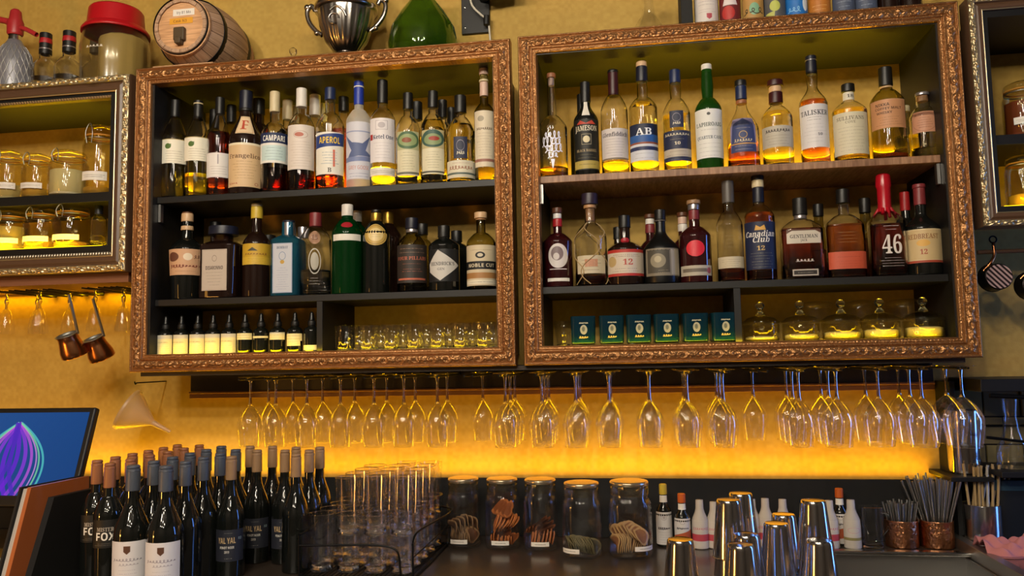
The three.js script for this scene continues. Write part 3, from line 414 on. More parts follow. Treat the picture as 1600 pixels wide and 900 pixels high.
// ---------------------------------------------------------------- glass hanger under the large cabinets
{
  const t = thing('glass_hanger', 'dark glass hanger under the two large cabinets with wire rails for stemware', 'rack', [0, 0, 0]);
  part('board', box(-0.83, 1.5, 1.4655, 1.4775, -0.311, -0.02), M.darkboard, t);
  part('batten', box(-0.83, 1.515, 1.384, 1.4, -0.311, -0.288, 0.002), M.batten, t); part('batten_lip', box(-0.83, 1.515, 1.4, 1.4075, -0.311, -0.283, 0.0025), M.batten, t); part('batten_top', box(-0.83, 1.515, 1.4075, 1.465, -0.311, -0.296), M.darkboard, t);
  const slots = [[-.4885,2,0],[-.4077,2,0],[-.31,2,0],[-.2056,2,0],[-.1027,2,0],[-.0126,2,0],[.0877,2,0],[.1903,9,0],[.2897,3,0],[.3932,3,0],[.4881,3,0],[.5801,3,0],[.6916,3,0],[.7929,3,0],[.8877,3,0],[.9912,9,0],[1.085,3,0],[1.1807,3,1],[1.291,2,1],[1.3918,3,1],[1.4864,2,2]];
  const proto = {};
  const glass = (kind) => {   // built hanging: foot up at y = 0
    const [br, bh, st, fr] = [[0.0385, 0.122, 0.085, 0.035], [0.0425, 0.125, 0.083, 0.037], [0.049, 0.128, 0.08, 0.039]][kind];
    const g = thing('wine_glass', 'x', 'glass');
    part('foot', loft([[0, 1e-4], [0, fr * 0.6], [-0.0008, fr], [-0.0018, fr], [-0.004, fr * 0.4], [-0.012, 0.007], [-0.02, 0.0042]], { seg: 24 }), M.glass, g);
    part('stem', loft([[-0.012, 0.0055], [-0.025, 0.0036], [-st * 0.7, 0.0034], [-st + 0.006, 0.0046], [-st - 0.002, 0.0075], [-st - 0.002, 1e-4]], { seg: 12 }), M.solid, g);
    const B = [[-st, 0.004]]; for (let i = 1; i <= 14; i++) { const q = i / 14; B.push([-st - bh * q, br * Math.pow(Math.sin(Math.min(1, q * 1.9 + 0.02) * Math.PI / 2), 0.75) * (1 - 0.2 * Math.pow(Math.max(0, (q - 0.45) / 0.55), 1.5))]); }
    B.push([-st - bh - 0.0004, B[14][1] - 0.0003], [-st - bh + 0.0006, B[14][1] - 0.0006]);
    for (let i = 13; i >= 1; i--) B.push([B[i][0] - 0.0006 * (1 - i / 14), Math.max(0.001, B[i][1] - 0.0006)]);
    part('bowl', loft(B, { seg: 32 }), M.crystal, g);
    part('rim', new THREE.TorusGeometry(B[14][1] - 0.0003, 0.0007, 6, 40).rotateX(Math.PI / 2).translate(0, -st - bh, 0), M.solid, g);
    return g;
  };
  slots.forEach(([x, rows, kind], i) => {
    const zs = rows === 9 ? [-0.21] : kind === 2 ? [-0.02, -0.123] : rows === 2 ? [-0.05, -0.17] : [-0.03, -0.12, -0.21], rn = rows === 9 ? ['only'] : rows === 2 ? ['front', 'back'] : ['front', 'middle', 'back'];
    for (const d of [-0.012, 0.012]) part('rail', rod([x + d, 1.4515, -0.295], [x + d, 1.4515, 0.0], 0.003), M.iron, t);
    part('rail_post', box(x - 0.018, x + 0.018, 1.4515, 1.4655, -0.294, -0.288), M.iron, t);
    zs.forEach((z, j) => {
      const g = proto[kind] ? proto[kind].clone() : (proto[kind] = glass(kind));
      if (proto[kind] !== g) { g.name = numbered('wine_glass'); scene.add(g); }
      g.position.set(x, 1.4588, z);
      g.userData = { label: `${rn[j]} wine glass hanging in the ${OR[i]} slot counted from the funnel end`, category: 'glass', group: 'stemware hanging under the large cabinets' };
    });
  });
}

// ---------------------------------------------------------------- upper shelf, cabinet under the beer bottles
const FU = 'upper shelf of the cabinet under the beer bottles', spirits = 'bottles on the cabinet shelves';
const bt = (name, label, o) => bottle(name, label, { group: spirits, ...o });
bt('whiskey_bottle', 'clear long-necked whiskey bottle with white scrawled print and red stopper', { x:.4363,y:2.0175,z:-.085,h:.3211,r:.0433, sh: [0.47, 0.6], nk: 0.3, lq: [0.1, 'whisky'], caps: [[0.955, 1, 1.05, 'rust'], [0.88, 0.955, 0.7, 'pinkwhite']], lb: [['script', 0.08, 0.46, 0.85, 0, 1]] });
bt('whiskey_bottle', 'black whiskey bottle with tan band label and cream neck strip', { x:.5358,y:2.0175,z:-.085,h:.2863,r:.0371, g: 'bottle', sh: [0.58, 0.76], nk: 0.38, soft: 1, caps: [[0.78, 1, 1.08, 'black']], lb: [['jameson', 0.06, 0.58, 1.15], ['plain', 0.62, 0.78, 0.35]] });
bt('whiskey_bottle', 'black-capped bottle half hidden behind the black whiskey bottle', { x:.5204,y:2.0175,z:-.175,h:.2806,r:.0386, g: 'bottle', sh: [0.58, 0.76], nk: 0.38, soft: 1, caps: [[0.78, 1, 1.08, 'black']] });
bt('whisky_bottle', 'clear whisky bottle, dark capsule with red tab and grey-white label', { x:.6182,y:2.0175,z:-.085,h:.3168,r:.0395, sh: [0.6, 0.77], nk: 0.36, lq: [0.13, 'straw'], caps: [[0.75, 1, 1.1, 'wine'], [0.97, 1, 1.14, 'black']], lb: [['glenfiddich', 0.13, 0.42, 1.2], ['plain', 0.7, 0.7, 0]] });
bt('whisky_bottle', 'pale whisky bottle with beige-topped navy capsule and blue band label', { x:.7014,y:2.0175,z:-.085,h:.3354,r:.0409, sh: [0.58, 0.68], nk: 0.38, lq: [0.62, 'pale'], caps: [[0.955, 1, 1.02, 'beige'], [0.82, 0.955, 1.12, 'ink']], lb: [['cnoc', 0.1, 0.42, 1.25]] });
bt('whisky_bottle', 'whisky bottle with navy capsule and two navy labels, beside the green bottle', { x:.7956,y:2.0175,z:-.085,h:.3032,r:.0395, sh: [0.56, 0.72], nk: 0.38, nb: 0.12, lq: [0.55, 'straw'], caps: [[0.87, 1, 1.1, 'navy']], lb: [['navy', 0.09, 0.38, 1.25], ['navyneck', 0.41, 0.57, 0.5]] });
bt('whisky_bottle', 'green glass whisky bottle with white cap and tall white label', { x:.8857,y:2.0175,z:-.085,h:.3133,r:.0381, g: 'forest', sh: [0.56, 0.68], nk: 0.4, nb: 0.14, caps: [[0.945, 1, 1.0, 'white']], lb: [['laphroaig', 0.1, 0.55, 1.3]] });
bt('whisky_bottle', 'round-shouldered whisky decanter bottle with navy cap and purple crest label', { x:.9787,y:2.0175,z:-.085,h:.259,r:.0446, sh: [0.42, 0.72], nk: 0.32, soft: 1, lq: [0.28, 'amber'], caps: [[0.78, 1, 1.12, 'navy'], [0.93, 1, 1.18, 'black'], [0.73, 0.775, 1.1, 'rust']], lb: [['chivas', 0.16, 0.54, 0.85]] });
bt('whisky_bottle', 'whisky bottle with wide dark-red stopper and low grey label', { x:1.0732,y:2.0175,z:-.085,h:.252,r:.0423, sh: [0.56, 0.7], nk: 0.38, lq: [0.62, 'pale'], caps: [[0.93, 1, 1.38, 'wine'], [0.86, 0.93, 1.1, 'beige'], [0.73, 0.86, 1.22, 'wine']], lb: [['starward', 0.2, 0.44, 1.25]] });
bt('whisky_bottle', 'tall whisky bottle with dark blue capsule and large white label, level high', { x:1.1734,y:2.0175,z:-.085,h:.315,r:.0384, sh: [0.55, 0.72], nk: 0.36, nb: 0.16, soft: 1, lq: [0.58, 'cognac'], caps: [[0.83, 1, 1.12, 'ink'], [0.955, 0.965, 1.16, 'silver']], lb: [['talisker', 0.14, 0.53, 1.25]] });
bt('whisky_bottle', 'stubby whisky bottle with black cap, white collar and cream label', { x:1.2684,y:2.0175,z:-.085,h:.2263,r:.0462, sh: [0.64, 0.78], nk: 0.32, lq: [0.66, 'straw'], caps: [[0.9, 1, 1.22, 'black']], lb: [['sullivan', 0.08, 0.6, 1.2], ['eighteen', 0.79, 0.89, 1.3]] });
bt('whisky_bottle', 'wide olive-tinted whisky bottle with black cap and tan square label', { x:1.3688,y:2.0175,z:-.085,h:.2664,r:.0448, g: 'olive', sh: [0.62, 0.76], nk: 0.36, lq: [0.06, 'amber'], caps: [[0.8, 1, 1.12, 'black'], [0.775, 0.8, 1.02, 'beige']], lb: [['nikka', 0.32, 0.62, 1.2]] });
bt('whisky_bottle', 'short clear bottle with cork stopper and oval pinkish label, by the cabinet side', { x:1.4611,y:2.0175,z:-.085,h:.1886,r:.0359, sh: [0.62, 0.78], nk: 0.48, lq: [0.16, 'straw'], caps: [[0.95, 1, 1.06, 'silver'], [0.86, 0.95, 0.85, 'cork']], lb: [['oval', 0.37, 0.68, 0.95]] });
bt('whisky_bottle', 'pale half-hidden bottle behind the short cork-stoppered one', { x:1.4446,y:2.0175,z:-.18,h:.182,r:.0342, sh: [0.62, 0.78], nk: 0.4, lq: [0.5, 'pale'], caps: [[0.9, 1, 1.06, 'cream']] });

// middle shelf, same cabinet
bt('rum_bottle', 'dark red rum bottle with white round portrait print and red collar', { x:.4445,y:1.6985,z:-.085,h:.2353,r:.0427, g: 'purpleRed', sh: [0.56, 0.68], nk: 0.3, caps: [[0.93, 1, 1.2, 'brown'], [0.86, 0.93, 1.0, 'white'], [0.76, 0.86, 1.12, 'red']], lb: [['emblem', 0.18, 0.54, 0.75, 0, 1], ['plain', 0.07, 0.11, 0.8]] });
{
  const o = { x:.5398,y:1.6985,z:-.085,h:.2721,r:.0458, sh: [0.52, 0.68], nk: 0.34, lq: [0.11, 'bourbon'], caps: [[0.88, 1, 1.55, 'purple'], [0.84, 0.88, 1.2, 'cork'], [0.7, 0.84, 0.85, 'cork']], lb: [['ritten', 0.13, 0.32, 1.0], ['oval', 0.2, 0.28, 0.4]] };
  const t = bt('rum_bottle', 'clear decanter bottle netted with rope under a big purple stopper', o), R = bottleRings(o), net = [];
  for (let k = 0; k < 6; k++) { const pts = []; for (let i = 0; i <= 24; i++) { const y = (0.02 + 0.66 * i / 24) * o.h, a = (k / 6) * 6.283 + Math.sin(i / 24 * Math.PI * 2.5) * 0.62 * (k % 2 ? 1 : -1), r = radiusAt(R, y) + 0.0018; pts.push([r * Math.sin(a), y, r * Math.cos(a)]); } net.push(tube(pts, 0.0013, 36, 5)); }
  part('rope_net', merge(net), std(0xb09468, 0.85), t);
}
bt('rum_bottle', 'squat black rum bottle with red-edged cream label', { x:.6378,y:1.6985,z:-.085,h:.2035,r:.0515, g: 'brown', sh: [0.5, 0.62], nk: 0.3, caps: [[0.82, 1, 1.12, 'black']], lb: [['eldorado', 0.12, 0.49, 1.3], ['redseal', 0.6, 0.68, 0.9, 0, 1]] });
bt('rum_bottle', 'black bottle mostly hidden behind the squat rum bottle', { x:.6172,y:1.6985,z:-.18,h:.1861,r:.0453, g: 'brown', sh: [0.5, 0.66], nk: 0.3, caps: [[0.8, 1, 1.1, 'black']] });
bt('rum_bottle', 'matte black broad rum bottle with grey engraved portrait label', { x:.7392,y:1.6985,z:-.085,h:.2154,r:.0508, g: 'blackSatin', sh: [0.44, 0.72], nk: 0.28, soft: 1, caps: [[0.86, 1, 1.12, 'black'], [0.84, 0.86, 1.16, 'grey']], lb: [['diplo', 0.1, 0.46, 1.1, 0.1]] });
bt('rum_bottle', 'dark bottle with brown stopper and red-white neck behind the matte black bottle', { x:.7122,y:1.6985,z:-.18,h:.2205,r:.0373, g: 'purpleRed', sh: [0.5, 0.64], nk: 0.36, caps: [[0.94, 1, 1.2, 'brown'], [0.86, 0.94, 1, 'white'], [0.74, 0.86, 1.1, 'rose']] });
bt('rum_bottle', 'dark bottle with brown stopper and white neck behind the red-dot bottle', { x:.8074,y:1.6985,z:-.18,h:.2218,r:.0368, g: 'purpleRed', sh: [0.5, 0.64], nk: 0.36, caps: [[0.94, 1, 1.2, 'brown'], [0.84, 0.94, 1, 'pinkwhite'], [0.74, 0.84, 1.1, 'white']] });
bt('rum_bottle', 'dark red rum bottle with bright red dot and beige strip label', { x:.8343,y:1.6985,z:-.085,h:.2384,r:.0449, g: 'purpleRed', sh: [0.55, 0.68], nk: 0.34, caps: [[0.95, 1, 1.3, 'tan'], [0.88, 0.95, 1.1, 'silver'], [0.76, 0.88, 1.02, 'rose']], lb: [['dot', 0.3, 0.5, 0.6, 0, 1], ['redband', 0.08, 0.2, 1.15]] });
bt('rye_bottle', 'slim clear rye bottle with grey capsule, nearly empty', { x:.9305,y:1.6985,z:-.085,h:.2887,r:.0365, sh: [0.55, 0.7], nk: 0.42, lq: [0.16, 'bourbon'], caps: [[0.78, 1, 1.12, 'grey']], lb: [['ritten', 0.13, 0.24, 1.2], ['goldtext', 0.3, 0.48, 0.7, 0, 1]] });
bt('whisky_bottle', 'tall amber whisky bottle with big navy script label', { x:1.0129,y:1.6985,z:-.085,h:.3081,r:.0413, sh: [0.58, 0.7], nk: 0.36, lq: [0.62, 'amber'], caps: [[0.93, 1, 1.2, 'black'], [0.86, 0.93, 1.12, 'cream'], [0.72, 0.86, 1.1, 'ink']], lb: [['canadian', 0.1, 0.53, 1.35]] });
bt('whiskey_bottle', 'broad square-shouldered whiskey bottle with arched white label', { x:1.1228,y:1.6985,z:-.085,h:.2294,r:.0558, sh: [0.6, 0.74], nk: 0.3, pow: 4.5, az: 0.62, lq: [0.62, 'bourbon'], caps: [[0.79, 1, 1.18, 'black'], [0.74, 0.79, 1.05, 'silver']], lb: [['gentleman', 0.43, 0.6, 0.72], ['sign', 0.18, 0.27, 0.5, 0, 1], ['gentlow', 0.04, 0.12, 0.55]] });
bt('whiskey_bottle', 'dark-capped bottle peeping out behind the broad square-shouldered one', { x:1.1928,y:1.6985,z:-.18,h:.2277,r:.0333, g: 'olive', sh: [0.55, 0.7], nk: 0.4, lq: [0.4, 'amber'], caps: [[0.84, 1, 1.1, 'black']] });
bt('bourbon_bottle', 'oval embossed bourbon flask with orange paper label', { x:1.2383,y:1.6985,z:-.085,h:.2487,r:.0508, sh: [0.58, 0.72], nk: 0.28, az: 0.6, pow: 2.6, lq: [0.6, 'amber'], caps: [[0.84, 1, 1.25, 'black']], lb: [['bulleit', 0.1, 0.29, 1.15], ['goldtext', 0.36, 0.54, 0.8, 0, 1]] });
bt('bourbon_bottle', 'olive black-capped bottle between the orange-labelled flask and the red wax bottle', { x:1.3207,y:1.6985,z:-.18,h:.2382,r:.0327, g: 'olive', sh: [0.55, 0.72], nk: 0.44, lq: [0.5, 'amber'], caps: [[0.82, 1, 1.1, 'black']] });
{
  const o = { x:1.346,y:1.6985,z:-.085,h:.2859,r:.046, sh: [0.52, 0.64], nk: 0.32, pow: 3, lq: [0.5, 'bourbon'], lb: [['fortysix', 0.08, 0.5, 0.8, 0, 1]] };
  const t = bt('bourbon_bottle', 'bourbon bottle with dripping red wax top and white numerals', o);
  const w = [[0.62 * o.h, o.r * 0.4], [0.64 * o.h, o.r * 0.42], [0.7 * o.h, o.r * 0.37], [0.86 * o.h, o.r * 0.38], [0.88 * o.h, o.r * 0.44], [0.985 * o.h, o.r * 0.4], [o.h, o.r * 0.3], [o.h, 1e-4]], wax = std(0xb01424, 0.25), q = [];
  for (const [a, l] of [[0.1, 0.06], [-0.5, 0.025], [0.8, 0.035], [1.7, 0.05], [-1.6, 0.04], [2.8, 0.05]]) q.push(tube([[o.r * 0.36 * Math.sin(a), 0.66 * o.h, o.r * 0.36 * Math.cos(a)], [o.r * 0.5 * Math.sin(a), 0.62 * o.h, o.r * 0.5 * Math.cos(a)], [o.r * 0.66 * Math.sin(a), (0.62 - l) * o.h, o.r * 0.66 * Math.cos(a)]], 0.0045, 10, 6));
  part('wax_seal', merge([loft(w), ...q]), wax, t);
}
bt('whiskey_bottle', 'dark bottle with bright red capsule behind the cream-labelled one', { x:1.423,y:1.6985,z:-.16,h:.2473,r:.0303, g: 'bottle', sh: [0.52, 0.7], nk: 0.4, caps: [[0.78, 1, 1.1, 'red']] });
bt('whiskey_bottle', 'black whiskey bottle with dark-red neck and wide cream label, by the cabinet side', { x:1.4371,y:1.6985,z:-.085,h:.2524,r:.0462, g: 'bottle', sh: [0.5, 0.68], nk: 0.3, soft: 1, caps: [[0.77, 1, 1.1, 'rose'], [0.955, 1, 1.22, 'rose']], lb: [['redbreast', 0.13, 0.49, 1.3]] });

// ---------------------------------------------------------------- cabinet under the barrel, upper shelf
bt('liqueur_bottle', 'yellow-green liqueur bottle with sloping shoulders at the cabinet side, fuller of the pear pair', { x:-.772,y:2.0175,z:-.085,h:.3248,r:.0405, sh: [0.6, 0.84], nk: 0.34, cone: 1, lq: [0.64, 'straw'], caps: [[0.82, 1, 1.08, 'black']], lb: [['pear', 0.34, 0.58, 1.2]] });
bt('liqueur_bottle', 'yellow pear-label liqueur bottle half empty with black capsule, next to the amber one', { x:-.6928,y:2.0175,z:-.085,h:.3171,r:.0402, sh: [0.6, 0.84], nk: 0.34, cone: 1, lq: [0.24, 'straw'], caps: [[0.8, 1, 1.08, 'black'], [0.96, 0.975, 1.12, 'cream']], lb: [['pear', 0.36, 0.6, 1.2]] });
bt('liqueur_bottle', 'amber bottle with black cap and plain white low label', { x:-.6188,y:2.0175,z:-.085,h:.3222,r:.0376, sh: [0.6, 0.82], nk: 0.36, cone: 1, lq: [0.64, 'bourbon'], caps: [[0.83, 1, 1.1, 'black']], lb: [['plainlow', 0.18, 0.42, 1.25]] });
bt('liqueur_bottle', 'bottle with black cap hidden behind the amber white-label bottle', { x:-.6977,y:2.0175,z:-.19,h:.321,r:.0361, g: 'olive', sh: [0.6, 0.8], nk: 0.4, caps: [[0.8, 1, 1.1, 'black']] });
bt('liqueur_bottle', 'olive bottle with slim black cap between amber bottle and brown monk bottle', { x:-.6366,y:2.0175,z:-.19,h:.332,r:.0358, g: 'olive', sh: [0.6, 0.8], nk: 0.4, lq: [0.7, 'straw'], caps: [[0.82, 1, 1.1, 'black']] });
bt('liqueur_bottle', 'dark brown robed-monk shaped liqueur bottle with big tan label', { x:-.5304,y:2.0175,z:-.085,h:.3367,r:.0521, g: 'brown', sh: [0.5, 0.8], nk: 0.36, soft: 1, tp: 1.0, caps: [[0.82, 1, 1.12, 'ink'], [0.8, 0.83, 1.2, 'black']], lb: [['monk', 0.06, 0.47, 1.15], ['monkneck', 0.56, 0.74, 0.62]] });
bt('liqueur_bottle', 'plain dark brown bottle behind the monk shaped bottle', { x:-.5302,y:2.0175,z:-.17,h:.3396,r:.0439, g: 'brown', sh: [0.55, 0.76], nk: 0.4, caps: [[0.84, 1, 1.1, 'black']] });
bt('aperitif_bottle', 'aperitif bottle with cream cap and navy and pale-blue label', { x:-.4344,y:2.0175,z:-.085,h:.3276,r:.0421, sh: [0.58, 0.7], nk: 0.34, lq: [0.24, 'red'], caps: [[0.8, 1, 1.12, 'cream']], lb: [['campari', 0.28, 0.57, 1.25]] });
bt('aperitif_bottle', 'red bottle with cream cap behind the navy-labelled aperitif', { x:-.4358,y:2.0175,z:-.18,h:.3319,r:.0414, sh: [0.58, 0.72], nk: 0.36, lq: [0.7, 'red'], caps: [[0.8, 1, 1.12, 'cream']] });
bt('aperitif_bottle', 'hidden bottle with cream cap at the back between two aperitifs', { x:-.4409,y:2.0175,z:-.245,h:.3336,r:.0335, sh: [0.58, 0.72], nk: 0.36, lq: [0.6, 'red'], caps: [[0.82, 1, 1.12, 'cream']] });
bt('vermouth_bottle', 'vermouth bottle with white cap and tall pointed off-white label', { x:-.3458,y:2.0175,z:-.085,h:.3315,r:.0426, sh: [0.6, 0.76], nk: 0.36, lq: [0.3, 'red'], caps: [[0.82, 1, 1.1, 'white']], lb: [['shield', 0.2, 0.62, 1.15]] });
bt('vermouth_bottle', 'dark red vermouth bottle with white cap behind the pointed-label bottle', { x:-.3419,y:2.0175,z:-.18,h:.3422,r:.0431, sh: [0.6, 0.76], nk: 0.38, lq: [0.62, 'red'], caps: [[0.8, 1, 1.1, 'white']] });
bt('vermouth_bottle', 'slim white-capped bottle glimpsed beside the orange aperitif', { x:-.3426,y:2.0175,z:-.245,h:.3355,r:.0287, sh: [0.6, 0.76], nk: 0.38, lq: [0.5, 'red'], caps: [[0.82, 1, 1.1, 'white']] });
bt('aperitif_bottle', 'orange aperitif bottle with navy cap and slanted blue and white label', { x:-.252,y:2.0175,z:-.085,h:.3266,r:.0432, sh: [0.62, 0.76], nk: 0.36, lq: [0.14, 'orange'], caps: [[0.88, 1, 1.1, 'navy']], lb: [['aperol', 0.14, 0.54, 1.2]] });
bt('aperitif_bottle', 'orange-red bottle with black cap behind the slanted blue label bottle', { x:-.2448,y:2.0175,z:-.18,h:.3289,r:.0404, sh: [0.62, 0.76], nk: 0.38, lq: [0.66, 'orange'], caps: [[0.85, 1, 1.1, 'black']] });
bt('vodka_bottle', 'frosted vodka bottle with blue cap and blue-grey wing artwork', { x:-.1593,y:2.0175,z:-.085,h:.3401,r:.0386, g: 'frost', sh: [0.62, 0.74], nk: 0.36, caps: [[0.78, 1, 1.12, 'blue'], [0.94, 0.955, 1.16, 'white']], lb: [['goose', 0.08, 0.6, 1.3]] });
bt('vodka_bottle', 'clear vodka bottle with black cap and white label, next to the frosted one', { x:-.0838,y:2.0175,z:-.085,h:.3385,r:.0393, sh: [0.62, 0.74], nk: 0.38, lq: [0.18, 'water'], caps: [[0.78, 1, 1.1, 'black']], lb: [['ketel', 0.22, 0.62, 1.15], ['spice', 0.1, 0.17, 1.2]] });
bt('tequila_bottle', 'yellowish bottle with black cap and green oval label, beside the white-labelled vodka', { x:-.0032,y:2.0175,z:-.085,h:.2924,r:.0388, sh: [0.58, 0.76], nk: 0.36, lq: [0.52, 'pale'], caps: [[0.82, 1, 1.12, 'black']], lb: [['tequila', 0.1, 0.56, 0.95]] });
bt('tequila_bottle', 'black-capped bottle behind the paler of two green oval labels', { x:-.0018,y:2.0175,z:-.18,h:.2949,r:.0392, sh: [0.58, 0.76], nk: 0.4, lq: [0.6, 'straw'], caps: [[0.8, 1, 1.12, 'black']] });
bt('tequila_bottle', 'yellow bottle with black cap and dark green oval label, second of its pair', { x:.0747,y:2.0175,z:-.085,h:.2927,r:.0394, sh: [0.58, 0.76], nk: 0.36, lq: [0.68, 'straw'], caps: [[0.82, 1, 1.12, 'black']], lb: [['tequila2', 0.1, 0.56, 0.95]] });
bt('tequila_bottle', 'taller of two black-capped bottles behind the dark green oval label', { x:.0847,y:2.0175,z:-.165,h:.2901,r:.0345, sh: [0.58, 0.76], nk: 0.4, lq: [0.6, 'straw'], caps: [[0.8, 1, 1.12, 'black']] });
bt('tequila_bottle', 'shorter black-capped yellow bottle tucked behind near the low-label bottle', { x:.0945,y:2.0175,z:-.245,h:.29,r:.0335, sh: [0.58, 0.74], nk: 0.42, lq: [0.6, 'straw'], caps: [[0.78, 1, 1.12, 'black']] });
bt('tequila_bottle', 'yellow bottle with black cap and low cream label band', { x:.1596,y:2.0175,z:-.085,h:.2727,r:.0419, sh: [0.58, 0.76], nk: 0.34, lq: [0.66, 'straw'], caps: [[0.8, 1, 1.3, 'black']], lb: [['sample', 0.05, 0.24, 1.3], ['navyneck', 0.26, 0.5, 0.5]] });
bt('grappa_bottle', 'tallest slim bottle with long cream label and ringed pale stopper, at the frame', { x:.2328,y:2.0175,z:-.085,h:.3683,r:.0309, g: 'olive', sh: [0.58, 0.66], nk: 0.4, lq: [0.5, 'pale'], caps: [[0.9, 1, 1.15, 'pinkwhite'], [0.86, 0.9, 0.9, 'cream'], [0.84, 0.86, 1.2, 'cream'], [0.72, 0.84, 1.05, 'pinkwhite']], lb: [['tall', 0.12, 0.58, 1.15]] });

// middle shelf
bt('amaro_bottle', 'dark green amaro bottle with pinkish label and two cream neck bands', { x:-.7239,y:1.6985,z:-.085,h:.278,r:.0517, g: 'bottle', sh: [0.56, 0.7], nk: 0.32, tp: 0.86, caps: [[0.89, 0.985, 1.12, 'beige'], [0.985, 1, 1.0, 'brown'], [0.79, 0.84, 1.16, 'beige']], lb: [['amaro', 0.27, 0.56, 1.35]] });
bt('amaro_bottle', 'black ridged-cap bottle behind the square brown liqueur bottle', { x:-.6823,y:1.6985,z:-.18,h:.2614,r:.0399, g: 'brown', sh: [0.55, 0.7], nk: 0.4, caps: [[0.82, 1, 1.1, 'black']] });
bt('amaretto_bottle', 'square brown liqueur bottle with wide black cap and grey-pink label', { x:-.6007,y:1.6985,z:-.085,h:.2255,r:.0594, sh: [0.72, 0.8], nk: 0.42, pow: 7, az: 0.9, g: 'brown', caps: [[0.88, 1, 1.85, 'ink']], lb: [['disaronno', 0.1, 0.66, 0.6]] });
bt('liqueur_bottle', 'black bottle with yellow cap and yellow shoulder label', { x:-.4907,y:1.6985,z:-.085,h:.293,r:.0419, g: 'brown', sh: [0.56, 0.7], nk: 0.38, caps: [[0.84, 0.97, 1.15, 'yellow'], [0.97, 1, 1.1, 'cream']], lb: [['yellow', 0.34, 0.56, 1.25]] });
bt('liqueur_bottle', 'dark low bottle hidden behind the yellow-capped one', { x:-.5009,y:1.6985,z:-.18,h:.2092,r:.0477, g: 'brown', sh: [0.6, 0.76], nk: 0.5, caps: [[0.85, 1, 1.1, 'black']] });
bt('gin_bottle', 'square sky-blue glass gin bottle with pale printed label', { x:-.3857,y:1.6985,z:-.085,h:.2358,r:.0444, g: 'azure', sh: [0.72, 0.8], nk: 0.4, pow: 6, lq: [0.68, 'water'], caps: [[0.8, 1, 1.05, 'silver'], [0.97, 1, 1.12, 'ink']], lb: [['bombay', 0.04, 0.68, 0.62]] });
bt('gin_bottle', 'small silver-capped bottle between the blue and the red-capped gin', { x:-.3861,y:1.6985,z:-.19,h:.2328,r:.0365, sh: [0.62, 0.76], nk: 0.4, lq: [0.4, 'water'], caps: [[0.84, 1, 1.1, 'silver']] });
bt('gin_bottle', 'clear gin bottle with dark red cap and printed oval', { x:-.2988,y:1.6985,z:-.085,h:.2556,r:.047, sh: [0.66, 0.84], nk: 0.38, lq: [0.3, 'water'], caps: [[0.83, 1, 1.05, 'rose']], lb: [['botanist', 0.1, 0.76, 0.55, 0, 1]] });
bt('gin_bottle', 'tall emerald gin bottle with white cap, red seal and white-blue band', { x:-.1966,y:1.6985,z:-.085,h:.2765,r:.0474, g: 'emerald', sh: [0.66, 0.84], nk: 0.36, fl: [10, 0.0016, 0.12], caps: [[0.87, 1, 1.05, 'white']], lb: [['plain', 0.58, 0.65, 1.0], ['redseal', 0.72, 0.79, 0.5, 0, 1]] });
bt('gin_bottle', 'white-capped green bottle directly behind the emerald gin', { x:-.2027,y:1.6985,z:-.18,h:.2742,r:.0461, g: 'emerald', sh: [0.66, 0.84], nk: 0.36, caps: [[0.87, 1, 1.05, 'white']] });
bt('gin_bottle', 'black gin bottle with gold neck and big round gold medallion', { x:-.1057,y:1.6985,z:-.085,h:.2562,r:.0409, g: 'bottle', sh: [0.68, 0.86], nk: 0.36, caps: [[0.86, 0.96, 1.1, 'gold'], [0.96, 1, 1.05, 'black']], lb: [['gold', 0.55, 0.82, 0.95, 0, 1]] });
bt('gin_bottle', 'dark bottle with gold neck and no medallion showing, behind the medallion gin', { x:-.098,y:1.6985,z:-.18,h:.2651,r:.0434, g: 'brown', sh: [0.68, 0.84], nk: 0.38, caps: [[0.86, 1, 1.1, 'gold']] });
bt('gin_bottle', 'gin bottle with black cap and dark label with copper lettering', { x:.0059,y:1.6985,z:-.085,h:.2255,r:.0442, g: 'olive', sh: [0.62, 0.78], nk: 0.4, lq: [0.1, 'water'], caps: [[0.85, 1, 1.12, 'ink'], [0.8, 0.85, 1.02, 'silver']], lb: [['bull', 0.12, 0.62, 1.35]] });
bt('gin_bottle', 'black-capped bottle standing behind the copper-lettered gin', { x:.0114,y:1.6985,z:-.18,h:.2234,r:.0408, g: 'olive', sh: [0.62, 0.78], nk: 0.4, caps: [[0.84, 1, 1.12, 'black']] });
bt('gin_bottle', 'squat black apothecary gin bottle with diamond-shaped grey label', { x:.1041,y:1.6985,z:-.085,h:.1977,r:.0465, g: 'bottle', sh: [0.68, 0.8], nk: 0.36, caps: [[0.82, 1, 1.1, 'black']], lb: [['diamond', 0.14, 0.62, 1.15]] });
bt('gin_bottle', 'black apothecary bottle behind the diamond-label gin', { x:.1213,y:1.6985,z:-.18,h:.1964,r:.0442, g: 'bottle', sh: [0.68, 0.8], nk: 0.36, caps: [[0.82, 1, 1.1, 'black']] });
bt('gin_bottle', 'gin bottle with wooden stopper and banded cream, black and tan label', { x:.2168,y:1.6985,z:-.085,h:.2329,r:.043, g: 'olive', sh: [0.6, 0.74], nk: 0.32, caps: [[0.92, 1, 1.4, 'beige'], [0.9, 0.92, 1.1, 'cork']], lb: [['noble', 0.05, 0.56, 1.4]] });

